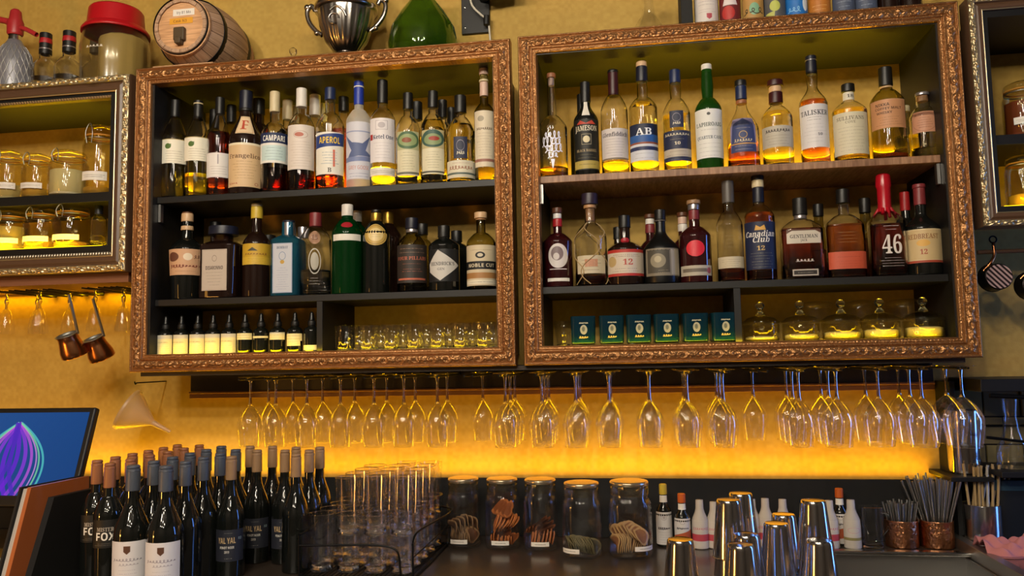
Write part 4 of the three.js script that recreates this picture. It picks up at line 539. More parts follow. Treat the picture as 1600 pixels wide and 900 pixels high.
// ---------------------------------------------------------------- bottom compartments
{ // bitters with droppers
  const rows = [[259, 512, 1], [283, 509, 1], [309, 510, 1], [333, 509, 1], [358, 508, 1], [383, 511, 2], [408, 517, 3], [434, 510, 4], [461, 512, 5], [487, 535, 6]];
  const W = [[-.776],[-.7235],[-.6693],[-.6185],[-.566],[-.5139],[-.4621],[-.4086],[-.3534],[-.3006]], PL = { 1: [0.02, 0.5], 2: [0.34, 0.5], 3: [0.37, 0.42], 4: [0.32, 0.5], 5: [0.28, 0.46], 6: [0.05, 0.17] };
  const D = ['first dropper bottle with full yellow label, at the cabinet side', 'second dropper bottle with full yellow label from the cabinet side', 'third dropper bottle with full yellow label, middle of the five', 'fourth dropper bottle with full yellow label from the cabinet side', 'fifth dropper bottle with full yellow label, beside the black-bodied ones', 'dropper bottle with short label on its upper half, beside the full yellow labels', 'dropper bottle with only a thin yellow strip', 'dropper bottle with square mid label, third from the divider', 'dropper bottle with two-step yellow label, second from the divider', 'dropper bottle with tiny low yellow tag, next to the divider'];
  rows.forEach(([px, , k], i) => {
    const o = { x: W[i][0], y: 1.5288, z: -0.062, h: 0.118, r: 0.0235 };
    const R = [[0, 1e-4], [0, 0.021], [0.002, 0.0232], [0.062, 0.0232], [0.07, 0.021], [0.076, 0.0125], [0.079, 0.0105], [0.083, 0.0105], [0.083, 1e-4]];
    const t = thing('dropper_bottle', D[i], 'bottle', [o.x, o.y, o.z], 0, 'bitters dropper bottles in the bottom compartment');
    part('glass_body', loft(R), M.bottle, t); part('collar', cyl(0.079, 0.094, 0.0125, 0.0118, { fl: [24, 0.0006], seg: 48 }), M.black, t);
    part('rubber_bulb', loft([[0.094, 0.0085], [0.097, 0.0095], [0.103, 0.0072], [0.115, 0.006], [0.12, 0.0045], [0.122, 1e-4]], { seg: 16 }), M.blackSatin, t);
    const [a, b] = PL[k], hh = 0.122; part('label', patch(R, a * hh, b * hh, -1.45, 1.45, A.at[k === 1 || k === 4 ? 'bitters' : 'bitters2'], {}), M.paper, t);
    if (k === 5) part('label', patch(R, 0.16 * hh, 0.3 * hh, -1.1, 1.1, A.at.bitters2, {}), M.paper, t);
  });
}
{ // cut glass tumblers
  const xs = [-.1971,-.1252,-.054,.0165,.0864,.1556,.2242]; let pt;
  for (const [row, z, n] of [['front', -0.07, 7], ['back', -0.15, 7]]) for (let i = 0; i < n; i++) {
    let t = pt;
    const label = `${row}-row cut glass tumbler, ${OR[i]} from the divider`;
    if (!pt) {
      t = pt = thing('tumbler', label, 'glass', [0, 0, 0], 0, 'cut glass tumblers in the bottom compartment');
      part('wall', loft([[0.001, 0.026], [0.004, 0.029], [0.04, 0.0312], [0.045, 0.0312], [0.076, 0.0326], [0.0768, 0.0318], [0.075, 0.0308], [0.014, 0.028], [0.012, 1e-4]], { seg: 48, fl: [12, 0.0022, 0.041, 0.003] }), M.glass, t);
      part('base', loft([[0, 1e-4], [0, 0.024], [0.001, 0.026], [0.011, 0.0272], [0.011, 1e-4]], { seg: 24 }), M.solid, t);
    } else { t = pt.clone(); t.name = numbered('tumbler'); t.userData = { ...pt.userData, label }; scene.add(t); }
    t.position.set(xs[i] + (row === 'back' ? 0.012 : 0), 1.5288, z);
  }
}
{ // blue square cups with crest
  const xs = [.5121,.5914,.6664,.7423,.8209,.8987];
  xs.forEach((x, i) => {
    const t = thing('blue_cup', `blue square glass cup with pale crest, ${OR[i]} from the cabinet side`, 'cup', [x, 1.5288, -0.06], 0.12, 'blue cups in the bottom compartment'), o = { pow: 7, seg: 40 };
    const R = [[0.006, 1e-4], [0.0065, 0.03], [0.009, 0.0335], [0.0835, 0.0348], [0.084, 0.0338], [0.083, 0.0325], [0.012, 0.031], [0.011, 1e-4]];
    part('cup_wall', loft(R, o), M.tealGlass, t); part('base', loft([[0, 1e-4], [0, 0.03], [0.001, 0.032], [0.0055, 0.0325], [0.0058, 1e-4]], o), M.solid, t);
    part('crest', patch([[0, 0.0335], [0.0835, 0.0348]], 0.016, 0.07, -0.5, 0.5, G.at.crest, o), M.print, t);
  });
  const g = thing('shot_glass', 'small clear glass beside the first blue cup, in the dark corner', 'glass', [.4519, 1.5288, -0.1]);
  part('wall', loft([[0.008, 0.02], [0.075, 0.026], [0.0755, 0.0252], [0.012, 0.019], [0.011, 1e-4]], { fl: [10, 0.0015], seg: 40 }), M.glass, g); part('base', cyl(0, 0.008, 0.02), M.solid, g);
}
{ // lidded glass dishes
  const xs = [1.0033,1.1088,1.216,1.3166,1.4271], rs = [0.05, 0.05, 0.053, 0.05, 0.053], gs = ['emptiest, next to the divider', 'second from the divider', 'third from the divider, middle one', 'fourth from the divider', 'fullest, beside the cabinet side'];
  xs.forEach((x, i) => {
    const r = rs[i], t = thing('candy_dish', `lidded fluted glass dish with knob, ${gs[i]}`, 'dish', [x, 1.5288, -0.085], 0, 'fluted glass dishes in the bottom compartment');
    part('bowl', loft([[0.001, 1e-4], [0.001, r * 0.8], [0.003, r * 0.9], [0.012, r], [0.05, r], [0.0505, r - 0.002], [0.006, r - 0.004], [0.005, 1e-4]], { seg: 72, fl: [24, 0.0014, 0.048, 0.004] }), M.glassWarm, t);
    const lid = part('lid', loft([[0.052, r - 0.001], [0.052, r + 0.001], [0.058, r + 0.001], [0.06, r * 0.95], [0.068, r * 0.75], [0.074, r * 0.36], [0.076, 0.006]], { seg: 72, fl: [24, 0.0012] }), M.glassWarm, t);
    part('knob', loft([[0.074, 0.013], [0.08, 0.011], [0.085, 0.0065], [0.09, 0.0055], [0.094, 0.009], [0.1, 0.0125], [0.106, 0.0115], [0.112, 0.006], [0.1135, 1e-4]], { seg: 20 }), M.solid, lid);
    part('sweets', loft([[0.0065, 1e-4], [0.0065, r - 0.007], [0.014 + 0.004 * i, r - 0.0065], [0.017 + 0.004 * i, r * 0.7], [0.019 + 0.004 * i, 1e-4]], { seg: 40, fl: [9, 0.002] }), std(0xe0dcc8, 0.5), t);
  });
  for (const [i, x] of [[0,1.178],[1,1.2971],[2,1.4142]]) {
    const t = thing('glass_jar', `plain clear glass jar behind the fluted dishes, ${OR[i]} from the divider`, 'jar', [x, 1.5288, -0.205], 0, 'clear jars behind the fluted dishes');
    part('jar_wall', loft([[0, 1e-4], [0, 0.044], [0.004, 0.048], [0.085, 0.048], [0.095, 0.044], [0.1, 0.046], [0.106, 0.046], [0.106, 0.043], [0.098, 0.042]]), M.glass, t); part('lid', loft([[0.1065, 0.047], [0.111, 0.047], [0.116, 0.03], [0.117, 1e-4]]), M.glass, t);
  }
}

// ---------------------------------------------------------------- wine bottles on the counter
{
  const spec = [[-.7128,.3295,0],[-.6465,.3839,0],[-.7109,.258,0],[-.7055,.1958,0],[-.6343,.2647,0],[-.5364,.4231,1],[-.7048,.1222,0],[-.6333,.1961,0],[-.708,.0516,0],[-.5417,.3409,2],[-.6332,.1305,0],[-.7147,-.0289,0],[-.6381,.0526,0],[-.5499,.2514,2],[-.4449,.4298,1],[-.5423,.1824,2],[-.6413,-.0222,0],[-.452,.3585,2],[-.4585,.2777,2],[-.5445,.1011,2],[-.5479,.0133,2],[-.462,.1829,2],[-.4632,.102,2],[-.3898,.2515,3],[-.4664,.0148,4],[-.3809,.1105,3],[-.386,.0163,4],[-.3027,.1114,3],[-.3026,.0388,4],[-.2234,.1981,4],[-.231,.1122,4],[-.2268,.0401,4]], proto = {};
  const kinds = [
    { r: 0.0352, cap: 'rust', sh: [0.58, 0.74], lb: [['fox', 0.34, 0.56, 0.95]], d: 'copper-capped dark wine bottle' },
    { r: 0.042, cap: 'slate', sh: [0.46, 0.76], soft: 1, lb: [['estate', 0.08, 0.43, 1.1]], d: 'slate-capped wine bottle with white label' },
    { r: 0.0385, cap: 'slate', sh: [0.46, 0.76], soft: 1, lb: [], d: 'slate-capped dark wine bottle' },
    { r: 0.0352, cap: 'tan', sh: [0.46, 0.76], soft: 1, lb: [['yal', 0.14, 0.4, 1.15]], d: 'tan-capped wine bottle with dark label' },
    { r: 0.0352, cap: 'tan', sh: [0.46, 0.76], soft: 1, lb: [], d: 'tan-capped dark wine bottle' }];
  const cols = [-0.71, -0.635, -0.545, -0.455, -0.385, -0.303, -0.232], order = {};
  spec.forEach((s) => { s[3] = cols.reduce((b, c, i) => (Math.abs(c - s[0]) < Math.abs(cols[b] - s[0]) ? i : b), 0); (order[s[3]] ||= []).push(s); });
  for (const k in order) { const q = order[k].sort((a, b) => a[1] - b[1]), n = q.length - 1, a = q[0][1], b = q[n][1]; q.forEach((s, i) => { s[4] = i; if (k < 4) s[1] = a + (b - a) * i / n; s[0] = cols[k]; }); }
  for (const [x, z, k, c, q] of spec) {
    const K_ = kinds[k], label = `${K_.d}, ${OR[q]} from wall, ${OR[c]} row from monitor`;
    if (!proto[k]) { proto[k] = bottle('wine_bottle', label, { x, y: 0.9603, z, h: 0.3, r: K_.r, g: 'bottle', sh: K_.sh, soft: K_.soft, nk: 0.36, caps: [[0.8, 0.975, 1.1, K_.cap], [0.975, 1, 1.03, K_.cap], [0.955, 0.962, 1.13, K_.cap]], lb: K_.lb, turn: [0.4, 0.35, 0, 0.35, 0][k], group: 'wine bottles on the counter' }); continue; }
    const t = proto[k].clone(); t.name = numbered('wine_bottle'); t.userData = { ...proto[k].userData, label }; t.position.set(x, 0.9603, z); scene.add(t);
  }
}

// ---------------------------------------------------------------- wire rack with highball glasses
{
  const t = thing('wire_rack', 'black wire dish rack full of highball glasses on the counter', 'rack'), x0 = -0.195, x1 = 0.1, z0 = -0.12, z1 = 0.26, y = 0.9635;
  const loop = (h, r) => [rod([x0, h, z0], [x1, h, z0], r), rod([x1, h, z0], [x1, h, z1], r), rod([x1, h, z1], [x0, h, z1], r), rod([x0, h, z1], [x0, h, z0], r)];
  part('base_frame', merge(loop(y, 0.003)), M.iron, t); part('middle_rail', merge(loop(1.015, 0.002).slice(0, 2)), M.iron, t);
  part('top_rail', tube([[x0, 1.065, z1], [x0, 1.065, z0], [x1, 1.065, z0], [x1, 1.065, z1 - 0.02], [x1, 1.05, z1]], 0.0028, 60), M.iron, t);
  part('front_rail', tube([[x0, 1.04, z1], [x1 - 0.06, 1.04, z1], [x1 - 0.04, 1.03, z1], [x1 - 0.03, y, z1]], 0.0028, 40), M.iron, t);
  for (const [a, b] of [[x0, z0], [x1, z0], [x0, z1], [x1, z1]]) part('post', rod([a, y, b], [a, a === x1 && b === z1 ? 1.05 : 1.065, b], 0.0028), M.iron, t);
  for (let i = 1; i < 26; i++) { const x = x0 + (x1 - x0) * i / 26; part('floor_wire', rod([x, y, z0], [x, y, z1], 0.0014, 5), M.iron, t); }
  for (const [a, b] of [[x0, z0], [x1, z0], [x0, z1 - 0.01], [x1, z1 - 0.01]]) part('foot', cyl(0.96, 0.9635, 0.005), M.black, t).position.set(a, 0, b);
  let hb; const ys = 0.9652;
  const make = () => {
    const g = thing('highball_glass', 'x', 'glass');
    part('wall', loft([[0.002, 0.0285], [0.004, 0.0295], [0.143, 0.0335], [0.1438, 0.033], [0.143, 0.0324], [0.022, 0.0284], [0.018, 0.024], [0.0175, 1e-4]], { seg: 32, fl: [10, 0.0006, 0.11] }), M.crystal, g);
    part('rim', new THREE.TorusGeometry(0.0328, 0.0009, 6, 36).rotateX(Math.PI / 2).translate(0, 0.1436, 0), M.solid, g);
    part('base', loft([[0, 1e-4], [0, 0.0265], [0.002, 0.0282], [0.014, 0.0278], [0.016, 0.022], [0.0165, 1e-4]], { seg: 28 }), M.solid, g); return g;
  };
  const put = (x, y, z, label) => { const g = hb ? hb.clone() : (hb = make()); if (g !== hb) { g.name = numbered('highball_glass'); scene.add(g); } g.position.set(x, y, z); g.userData = { label, category: 'glass', group: 'highball glasses in the wire rack' }; };
  for (let c = 0; c < 4; c++) for (let r = 0; r < 5; r++) {
    const x = -0.16 + c * 0.072, z = 0.2 - r * 0.072;
    put(x, ys, z, `bottom-layer highball glass, ${OR[c]} file from the wine bottles, ${OR[4 - r]} from the wall`);
    if (c > 0 && !(c === 1 && r > 3)) put(x, ys + 0.0925, z, `highball glass nested on top, ${OR[c]} file from the wine bottles, ${OR[4 - r]} from the wall`);
  }
}

// ---------------------------------------------------------------- jars of dried fruit
{
  const J = [[.1482, -.1048, 0.05, 0.195, 'strip', -0.1], [.2641, -.0977, 0.05, 0.195, 'strip', 0.0], [.3757, -.0907, 0.05, 0.195, 'strip', 0.05], [.4982, -.0198, 0.054, 0.197, 'strip', -0.6], [.6275, -.0297, 0.059, 0.2, 'strip', 0.7]];
  const what = ['pale citrus wheels', 'orange slices piled high', 'curled orange half-slices', 'dark green lime wheels', 'brown apple slices'];
  const lab = ['dried citrus wheels, nearest the wire rack', 'dried orange slices, fullest of the five', 'dried orange half-slices, middle one', 'dried lime wheels, least filled', 'dried apple slices, beside the bitters bottles'];
  const rim = std(new THREE.Color().setRGB(0.72, 0.6, 0.4), 0.22, 0.9), cols = [[0x8a6a48, 0x5c3c28], [0xc47438, 0x9a5428], [0xb06c40, 0x845030], [0x6c6444, 0x3c3a24], [0xb08c5c, 0x8c5c38]];
  J.forEach(([x, z, r, h, key, turn], i) => {
    const t = thing('storage_jar', `clear glass jar with flat metal lid holding ${lab[i]}`, 'jar', [x, 0.9603, z], 0, 'jars of dried fruit on the counter');
    const n = h - 0.042, R = [[0, 1e-4], [0, r * 0.8], [0.003, r * 0.92], [0.012, r], [n - 0.02, r], [n - 0.006, r * 0.9], [n, r * 0.84], [h - 0.018, r * 0.84], [h - 0.018, r * 0.8], [n, r * 0.8], [n - 0.008, r * 0.86], [n - 0.022, r - 0.003], [0.014, r - 0.003], [0.007, r * 0.86], [0.006, 1e-4]];
    part('jar_wall', loft(R, { pow: i > 2 ? 2.6 : 2.3, seg: 40 }), M.glass, t);
    const lid = part('lid', loft([[h - 0.011, r * 0.82], [h - 0.011, r * 0.89], [h - 0.004, r * 0.89], [h - 0.001, r * 0.86], [h, r * 0.8], [h, 1e-4]], { fl: [60, 0.0006, h - 0.006], seg: 120 }), rim, t);
    part('band', loft([[h - 0.036, r * 0.845], [h - 0.036, r * 0.875], [h - 0.0115, r * 0.875], [h - 0.0115, r * 0.845]], { seg: 120, fl: [40, 0.0012] }), M.glassWarm, t);
    part('label', patch([[0, r], [h, r]], 0.016 + (i === 4 ? 0.008 : 0), 0.028 + (i === 4 ? 0.008 : 0), turn - 0.5, turn + 0.5, A.at[key], { pow: i > 2 ? 2.6 : 2.3 }), M.paper, t);
    // slices: rind ring and flesh, thirty or so to a jar
    const sr = [0.023, 0.024, 0.026, 0.021, 0.024][i], half_ = i === 1 || i === 2, a1 = half_ ? Math.PI : Math.PI * 2, wob = (q) => 1 + 0.07 * Math.sin(q * 3 + i) + 0.05 * Math.sin(q * 5);
    const ringG = () => { const P = [], I = []; const ns = 20; const prof = [[0.8, -0.0012], [1, -0.0018], [1.06, 0], [1, 0.0018], [0.8, 0.0012]]; for (let a = 0; a <= ns; a++) { const q = a / ns * a1, bend = 0.006 * Math.cos(q * 2); for (const [m, y] of prof) P.push(Math.cos(q) * sr * m * wob(q), y + bend * m, Math.sin(q) * sr * m * wob(q)); if (a) for (let k = 1; k < 5; k++) { const b = a * 5 + k, c = b - 5; I.push(c - 1, b - 1, b, c - 1, b, c); } } const g = new THREE.BufferGeometry(); g.setAttribute('position', new THREE.Float32BufferAttribute(P, 3)); g.setIndex(I); g.computeVertexNormals(); return g; };
    const fleshG = () => { const P = [0, 0.0006, 0], I = [], ns = 20; for (let a = 0; a <= ns; a++) { const q = a / ns * a1, bend = 0.006 * Math.cos(q * 2), m = 0.82; P.push(Math.cos(q) * sr * m * wob(q), bend * m + (a % 2 ? 0.0008 : -0.0006), Math.sin(q) * sr * m * wob(q)); if (a) I.push(0, a + 1, a); } const n0 = P.length / 3; for (let k = 0; k < n0; k++) P.push(P[k * 3], P[k * 3 + 1] - 0.0014, P[k * 3 + 2]); for (let a = 1; a <= ns; a++) I.push(n0, n0 + a, n0 + a + 1); const g = new THREE.BufferGeometry(); g.setAttribute('position', new THREE.Float32BufferAttribute(P, 3)); g.setIndex(I); g.computeVertexNormals(); return g; };
    const names_ = ['dried_citrus_wheel', 'dried_orange_slice', 'dried_orange_wedge', 'dried_lime_wheel', 'dried_apple_slice'], mr = std(cols[i][0], 0.7), mf = std(cols[i][1], 0.75);
    // packed as fans of parallel slices, one fan on top of another
    const fans = [[[12, 0.5, 0.25], [6, -0.6, 0.5]], [[12, 0.3, 0.2], [12, -0.7, -0.2], [10, 0.9, 0.3]], [[12, -0.3, 0.2], [9, 0.8, -0.45]], [[15, 0.45, 0.45]], [[15, -0.4, 0.25], [8, 0.7, 0.6]]][i], up = new THREE.Vector3(0, 1, 0); let p0;
    fans.forEach(([n, phi, tilt], L) => {
      const dir = new THREE.Vector3(Math.cos(phi), 0, Math.sin(phi)), nn = new THREE.Vector3(Math.cos(phi) * Math.cos(tilt), Math.sin(tilt), Math.sin(phi) * Math.cos(tilt)), half = Math.sqrt(Math.pow(r - 0.008, 2) - sr * sr) - 0.003;
      for (let k = 0; k < n; k++) {
        let s = p0; if (!p0) { s = p0 = thing(names_[i], `${what[i]} lying inside the glass jar`, 'fruit', [0, 0, 0], 0, `dried fruit in the ${OR[i]} jar from the rack`); part('rind', ringG(), mr, s); part('flesh', fleshG(), mf, s); } else { s = p0.clone(); s.name = numbered(names_[i]); scene.add(s); }
        const d = n > 1 ? -half + 2 * half * k / (n - 1) : 0, side = L ? 0.006 : 0, low = (0.008 + sr * Math.cos(tilt) * 1.04 + 0.004) + L * sr * 1.62 + (L && n < 10 ? -0.004 * Math.abs(k - n / 2) : 0);
        s.position.set(x + dir.x * d - dir.z * side, 0.9603 + low, z + dir.z * d + dir.x * side);
        s.quaternion.setFromUnitVectors(up, nn); s.rotateY(1.1 + rr(-0.25, 0.25) + (half_ ? (k % 2) * 0.4 : 0));
      }
    });
  });
}

// ---------------------------------------------------------------- cocktail bitters behind the tins
const wrapR = (h, r) => [[0, 1e-4], [0, r * 0.94], [0.002, r], [h * 0.55, r], [h * 0.62, r * 0.92], [h * 0.74, r * 0.62], [h * 0.82, r * 0.5], [h, r * 0.46], [h, 1e-4]];
const bitter = (label, o) => { const R = wrapR(o.h, o.r); return bottle('bitters_bottle', label, { ...o, rings: R, g: 'paperwrap', group: 'bitters bottles along the upstand' }); };
M.paperwrap = std(0xbeb4a8, 0.7);
for (const [px, cap, top, key, d, zz] of [[.7219, 'yellow', 0.172, 'ango', 'white-wrapped bitters bottle with yellow cap next to the dried apple jar', -0.15], [.7719, 'orange', 0.15, 'ango2', 'white and orange bitters bottle with orange cap beside the yellow-capped one', -0.125], [1.2124, 'orange', 0.155, 'ango2', 'orange-capped bitters bottle between paper-wrapped ones near the glass jug', -0.2]]) {
  const h = top, r = 0.022, R = [[0, 1e-4], [0, r * 0.94], [0.002, r], [h * 0.52, r], [h * 0.6, r * 0.9], [h * 0.69, r * 0.5], [h * 0.74, r * 0.46], [h * 0.98, r * 0.42], [h * 0.98, 1e-4]];
  bottle('bitters_bottle', d, { x: px, y: 0.9603, z: zz, h, r, rings: R, g: 'bottle', nk: 0.5, caps: [[0.83, 1, 1.02, cap]], lb: [[key, 0.04, 0.56, 1.4], ['plain', 0.71, 0.82, 1.3]], group: 'bitters bottles along the upstand' });
}
[[.8208, 0.132, 'peych', 'paper-wrapped bottle with red band, beside the orange-capped bitters', -0.13], [.8602, 0.125, 'peych', 'paper-wrapped bottle with red band half hidden by the tall tins', -0.14], [.9672, 0.13, 'peych', 'paper-wrapped bottle seen between the tall tins and the next wrapped bottle', -0.16], [1.0038, 0.132, 'peych', 'paper-wrapped bottle over the stacked tins, with faded red band', -0.16], [1.0509, 0.13, 'peych2', 'paper-wrapped bottle rising behind the middle pair of tins', -0.16], [1.1752, 0.128, 'peych', 'paper-wrapped red-band bottle just past the last tall tin', -0.16], [1.2326, 0.13, 'peych2', 'paper-wrapped bottle with olive band beside the glass jug', -0.16]].forEach(([x, h, key, d, z]) => {
  const R = wrapR(h, 0.0225), t = thing('bitters_bottle', d, 'bottle', [x, 0.9603, z], 0, 'bitters bottles along the upstand');
  part('paper_wrap', loft(R, { seg: 36, fl: [14, 0.0009] }), M.paperwrap, t); part('label', patch(R, 0.02 * h, 0.6 * h, -1.5, 1.5, A.at[key], {}, 0.0009), M.paper, t);
});
{ const t = thing('glass_jug', 'small square clear glass jug beside the copper cups', 'jug', [1.2862, 0.9603, -0.17]);
  part('wall', loft([[0.002, 0.024], [0.006, 0.027], [0.11, 0.029], [0.112, 0.028], [0.108, 0.0265], [0.012, 0.0245], [0.01, 1e-4]], { pow: 5, seg: 40 }), M.glass, t); part('base', loft([[0, 1e-4], [0, 0.024], [0.009, 0.025], [0.0095, 1e-4]], { pow: 5 }), M.solid, t);
  part('handle', tube([[0.026, 0.095, 0], [0.045, 0.09, 0], [0.047, 0.06, 0], [0.027, 0.03, 0]], 0.003, 20), M.solid, t); }

// ---------------------------------------------------------------- cocktail tins
{
  const T = [[.7411, .3792, 0, 'single upturned tin standing apart beside the apple jar'], [.8675, .1883, 1, 'front one of the two tall stacks'], [.9075, .0963, 1, 'back one of the two tall stacks'], [.8647, .4183, 0, 'front tin before the two tall stacks'], [.8898, .3186, 0, 'tin just behind the front one by the tall stacks'], [.9747, .196, 0, 'front tin of the middle pair'], [1.0107, .0862, 0, 'back tin of the middle pair'], [1.0629, .1885, 1, 'tall stack nearest the copper cups'], [1.036, .3648, 0, 'front tin nearest the sink']];
  const body = loft([[0, 0.0415], [0.0005, 0.0432], [0.0025, 0.0432], [0.004, 0.042], [0.128, 0.0292], [0.134, 0.0282], [0.1368, 0.026], [0.1368, 0.026], [0.1355, 0.022], [0.1355, 1e-4]], { seg: 40 });
  let proto;
  for (const [x, z, two, d] of T) for (let k = 0; k <= two; k++) {
    const label = two ? `${k ? 'upper' : 'lower'} steel shaker tin, ${d}` : `upturned steel shaker tin, ${d}`;
    let t = proto; if (!proto) { t = proto = thing('shaker_tin', label, 'shaker', [0, 0, 0], 0, 'upturned shaker tins'); part('tin_body', body, M.tin, t); part('rolled_rim', new THREE.TorusGeometry(0.0425, 0.0014, 8, 40).rotateX(Math.PI / 2).translate(0, 0.0016, 0), M.tin, t); } else { t = proto.clone(); t.name = numbered('shaker_tin'); scene.add(t); }
    t.position.set(x, 0.9602 + k * 0.053, z); t.userData = { label, category: 'shaker', group: 'upturned shaker tins' };
  }
}

// ---------------------------------------------------------------- straws in cups
function straws(cup, n, cx, cz, y0, rIn, fan, h0, h1, m, bent, label, group) {
  for (let k = 0; k < n; k++) {
    const q = Math.sqrt((k + 0.5) / n), a = k * 2.39996, bx = cx + Math.cos(a) * rIn * q * 0.6, bz = cz + Math.sin(a) * rIn * q * 0.6, h = rr(h0, h1), tx = bx + Math.cos(a) * fan * q, tz = bz + Math.sin(a) * fan * q * 0.7;
    const g = rod([0, 0, 0], [tx - bx, h, tz - bz], 0.003, 10);
    solo('straw', g, m, label, 'straw', [bx, y0, bz], group);
  }
}
for (const [x, z, d, n, fan, h0, h1, g] of [[1.3696, -0.19, 'shorter metal straws', 30, 0.026, 0.108, 0.12, 'first'], [1.4609, -0.19, 'tall metal straws fanning wide', 40, 0.062, 0.17, 0.19, 'second']]) {
  const t = thing('copper_cup', `hammered copper cup full of ${d}`, 'cup', [x, 0.9603, z], 0, 'copper straw cups');
  part('cup_wall', loft([[0, 1e-4], [0, 0.04], [0.002, 0.0425], [0.006, 0.043], [0.07, 0.0435], [0.073, 0.044], [0.0735, 0.0425], [0.07, 0.0415], [0.006, 0.041], [0.005, 1e-4]], { seg: 40 }), M.copperH, t);
  straws(t, n, x, z, 0.9665, 0.036, fan, h0, h1, M.steelDull, 0, g === 'first' ? 'short metal straw in the copper cup beside the glass jug' : 'long metal straw in the wide-fanned copper cup', `straws in the ${g} copper cup`);
}
{
  const x = 1.5731, z = -0.17, t = thing('steel_canister', 'low brushed steel canister of flat sticks on the raised side counter', 'canister', [x, 0.9853, z]);
  part('canister_wall', loft([[0, 1e-4], [0, 0.043], [0.002, 0.045], [0.094, 0.045], [0.0955, 0.0442], [0.094, 0.0432], [0.004, 0.043], [0.003, 1e-4]], { seg: 44 }), M.steel, t);
  const bm = std(0xa88c60, 0.55), sm = std(0xc9c4bc, 0.35, 0.4);
  for (let k = 0; k < 14; k++) { const lean = (k - 4) * 0.009 + 0.012, bx = x - 0.03 + (k % 7) * 0.0095, bz = z + (k < 7 ? 0.012 : -0.014), h = k === 0 ? 0.2 : rr(0.185, 0.2); const light = k % 5 === 4;
    solo('stir_stick', rod([0, 0, 0], [k === 0 ? -0.012 : Math.max(0.004, lean * 0.7), h, rr(-0.01, 0.006)], 0.0036, 10), light ? sm : bm, light ? 'pale steel stick leaning in the steel canister' : 'tan wooden stick standing in the steel canister', 'stick', [bx, 0.9886, bz], light ? 'pale sticks in the steel canister' : 'wooden sticks in the steel canister'); }
}

// ---------------------------------------------------------------- raised side: niche, steel vessel, carafe, cloth
{
  solo('partition', box(1.522, 1.536, 0.989, 1.41, -0.311, -0.2, 0.001), M.blackMatte, 'narrow black upright panel ending the glowing wall', 'panel');
  const sh = thing('black_shelf', 'black open shelf in the niche beyond the glowing wall', 'shelf', [0, 0, 0]);
  part('top_board', box(1.56, 2.4, 1.386, 1.419, -0.311, -0.09, 0.002), M.black, sh); part('lower_board', box(1.6, 2.4, 1.16, 1.175, -0.311, -0.1, 0.002), M.black, sh);
  part('brace', rod([1.585, 1.375, -0.1], [1.95, 1.355, -0.1], 0.006), M.iron, sh); part('brace', rod([1.585, 1.262, -0.14], [1.95, 1.215, -0.14], 0.004), M.iron, sh); part('wire', rod([1.56, 1.28, -0.29], [1.95, 1.28, -0.29], 0.003), M.iron, sh);
  const stone = [std(0x74663c, 0.8), std(0x80703f, 0.8), std(0x6a5c38, 0.8)], n = struct('wall_niche', box(1.545, 2.4, 0.986, 1.385, -0.3118, -0.306), std(0x2c2618, 0.9));
  let k = 0; for (let r = 0; r < 5; r++) for (let c = 0; c < 9; c++) { const w = 0.1, x = 1.548 + c * w + (r % 2 ? 0.05 : 0); if (x + w > 2.45) continue; const q = part('stone', box(x, x + w - 0.004, 0.99 + r * 0.079, 0.99 + r * 0.079 + 0.075, -0.306, -0.298 + rr(-0.003, 0.003), 0.002), stone[k++ % 3], n); }
  const v = thing('steel_vessel', 'tall polished steel vessel behind the last hanging wine glass', 'vessel', [1.5583, 1.1565, -0.225]);
  part('vessel_wall', loft([[0, 1e-4], [0, 0.038], [0.003, 0.0415], [0.17, 0.0435], [0.173, 0.0445], [0.174, 0.043], [0.17, 0.042], [0.005, 0.0405], [0.004, 1e-4]], { seg: 44 }), M.tin, v);
  part('foot_ring', cyl(-0.001, 0.006, 0.04), M.black, v);
  solo('bracket_shelf', box(1.49, 1.598, 1.143, 1.155, -0.311, -0.14, 0.002), M.black, 'little black bracket shelf under the tall steel vessel', 'shelf');
  const c = thing('carafe', 'clear glass carafe on the black shelf in the niche', 'carafe', [1.6662, 1.1755, -0.18]);
  part('carafe_wall', loft([[0, 1e-4], [0, 0.038], [0.004, 0.042], [0.05, 0.04], [0.1, 0.022], [0.14, 0.016], [0.19, 0.021], [0.192, 0.0195], [0.14, 0.0145], [0.1, 0.0205], [0.05, 0.0385], [0.006, 0.039], [0.005, 1e-4]], { seg: 36 }), M.glass, c);
  const tub = thing('plastic_tub', 'blue-grey plastic tub behind the steel canister', 'tub', [1.6697, 0.9853, -0.225]);
  part('tub_wall', loft([[0, 1e-4], [0, 0.05], [0.003, 0.054], [0.12, 0.06], [0.13, 0.06]], { pow: 6, az: 0.8, seg: 40 }), std(0x10151c, 0.5), tub); part('lid', loft([[0.13, 0.064], [0.155, 0.064], [0.158, 0.06], [0.158, 1e-4]], { pow: 6, az: 0.8, seg: 40 }), std(0x2c4a5c, 0.45), tub);
}
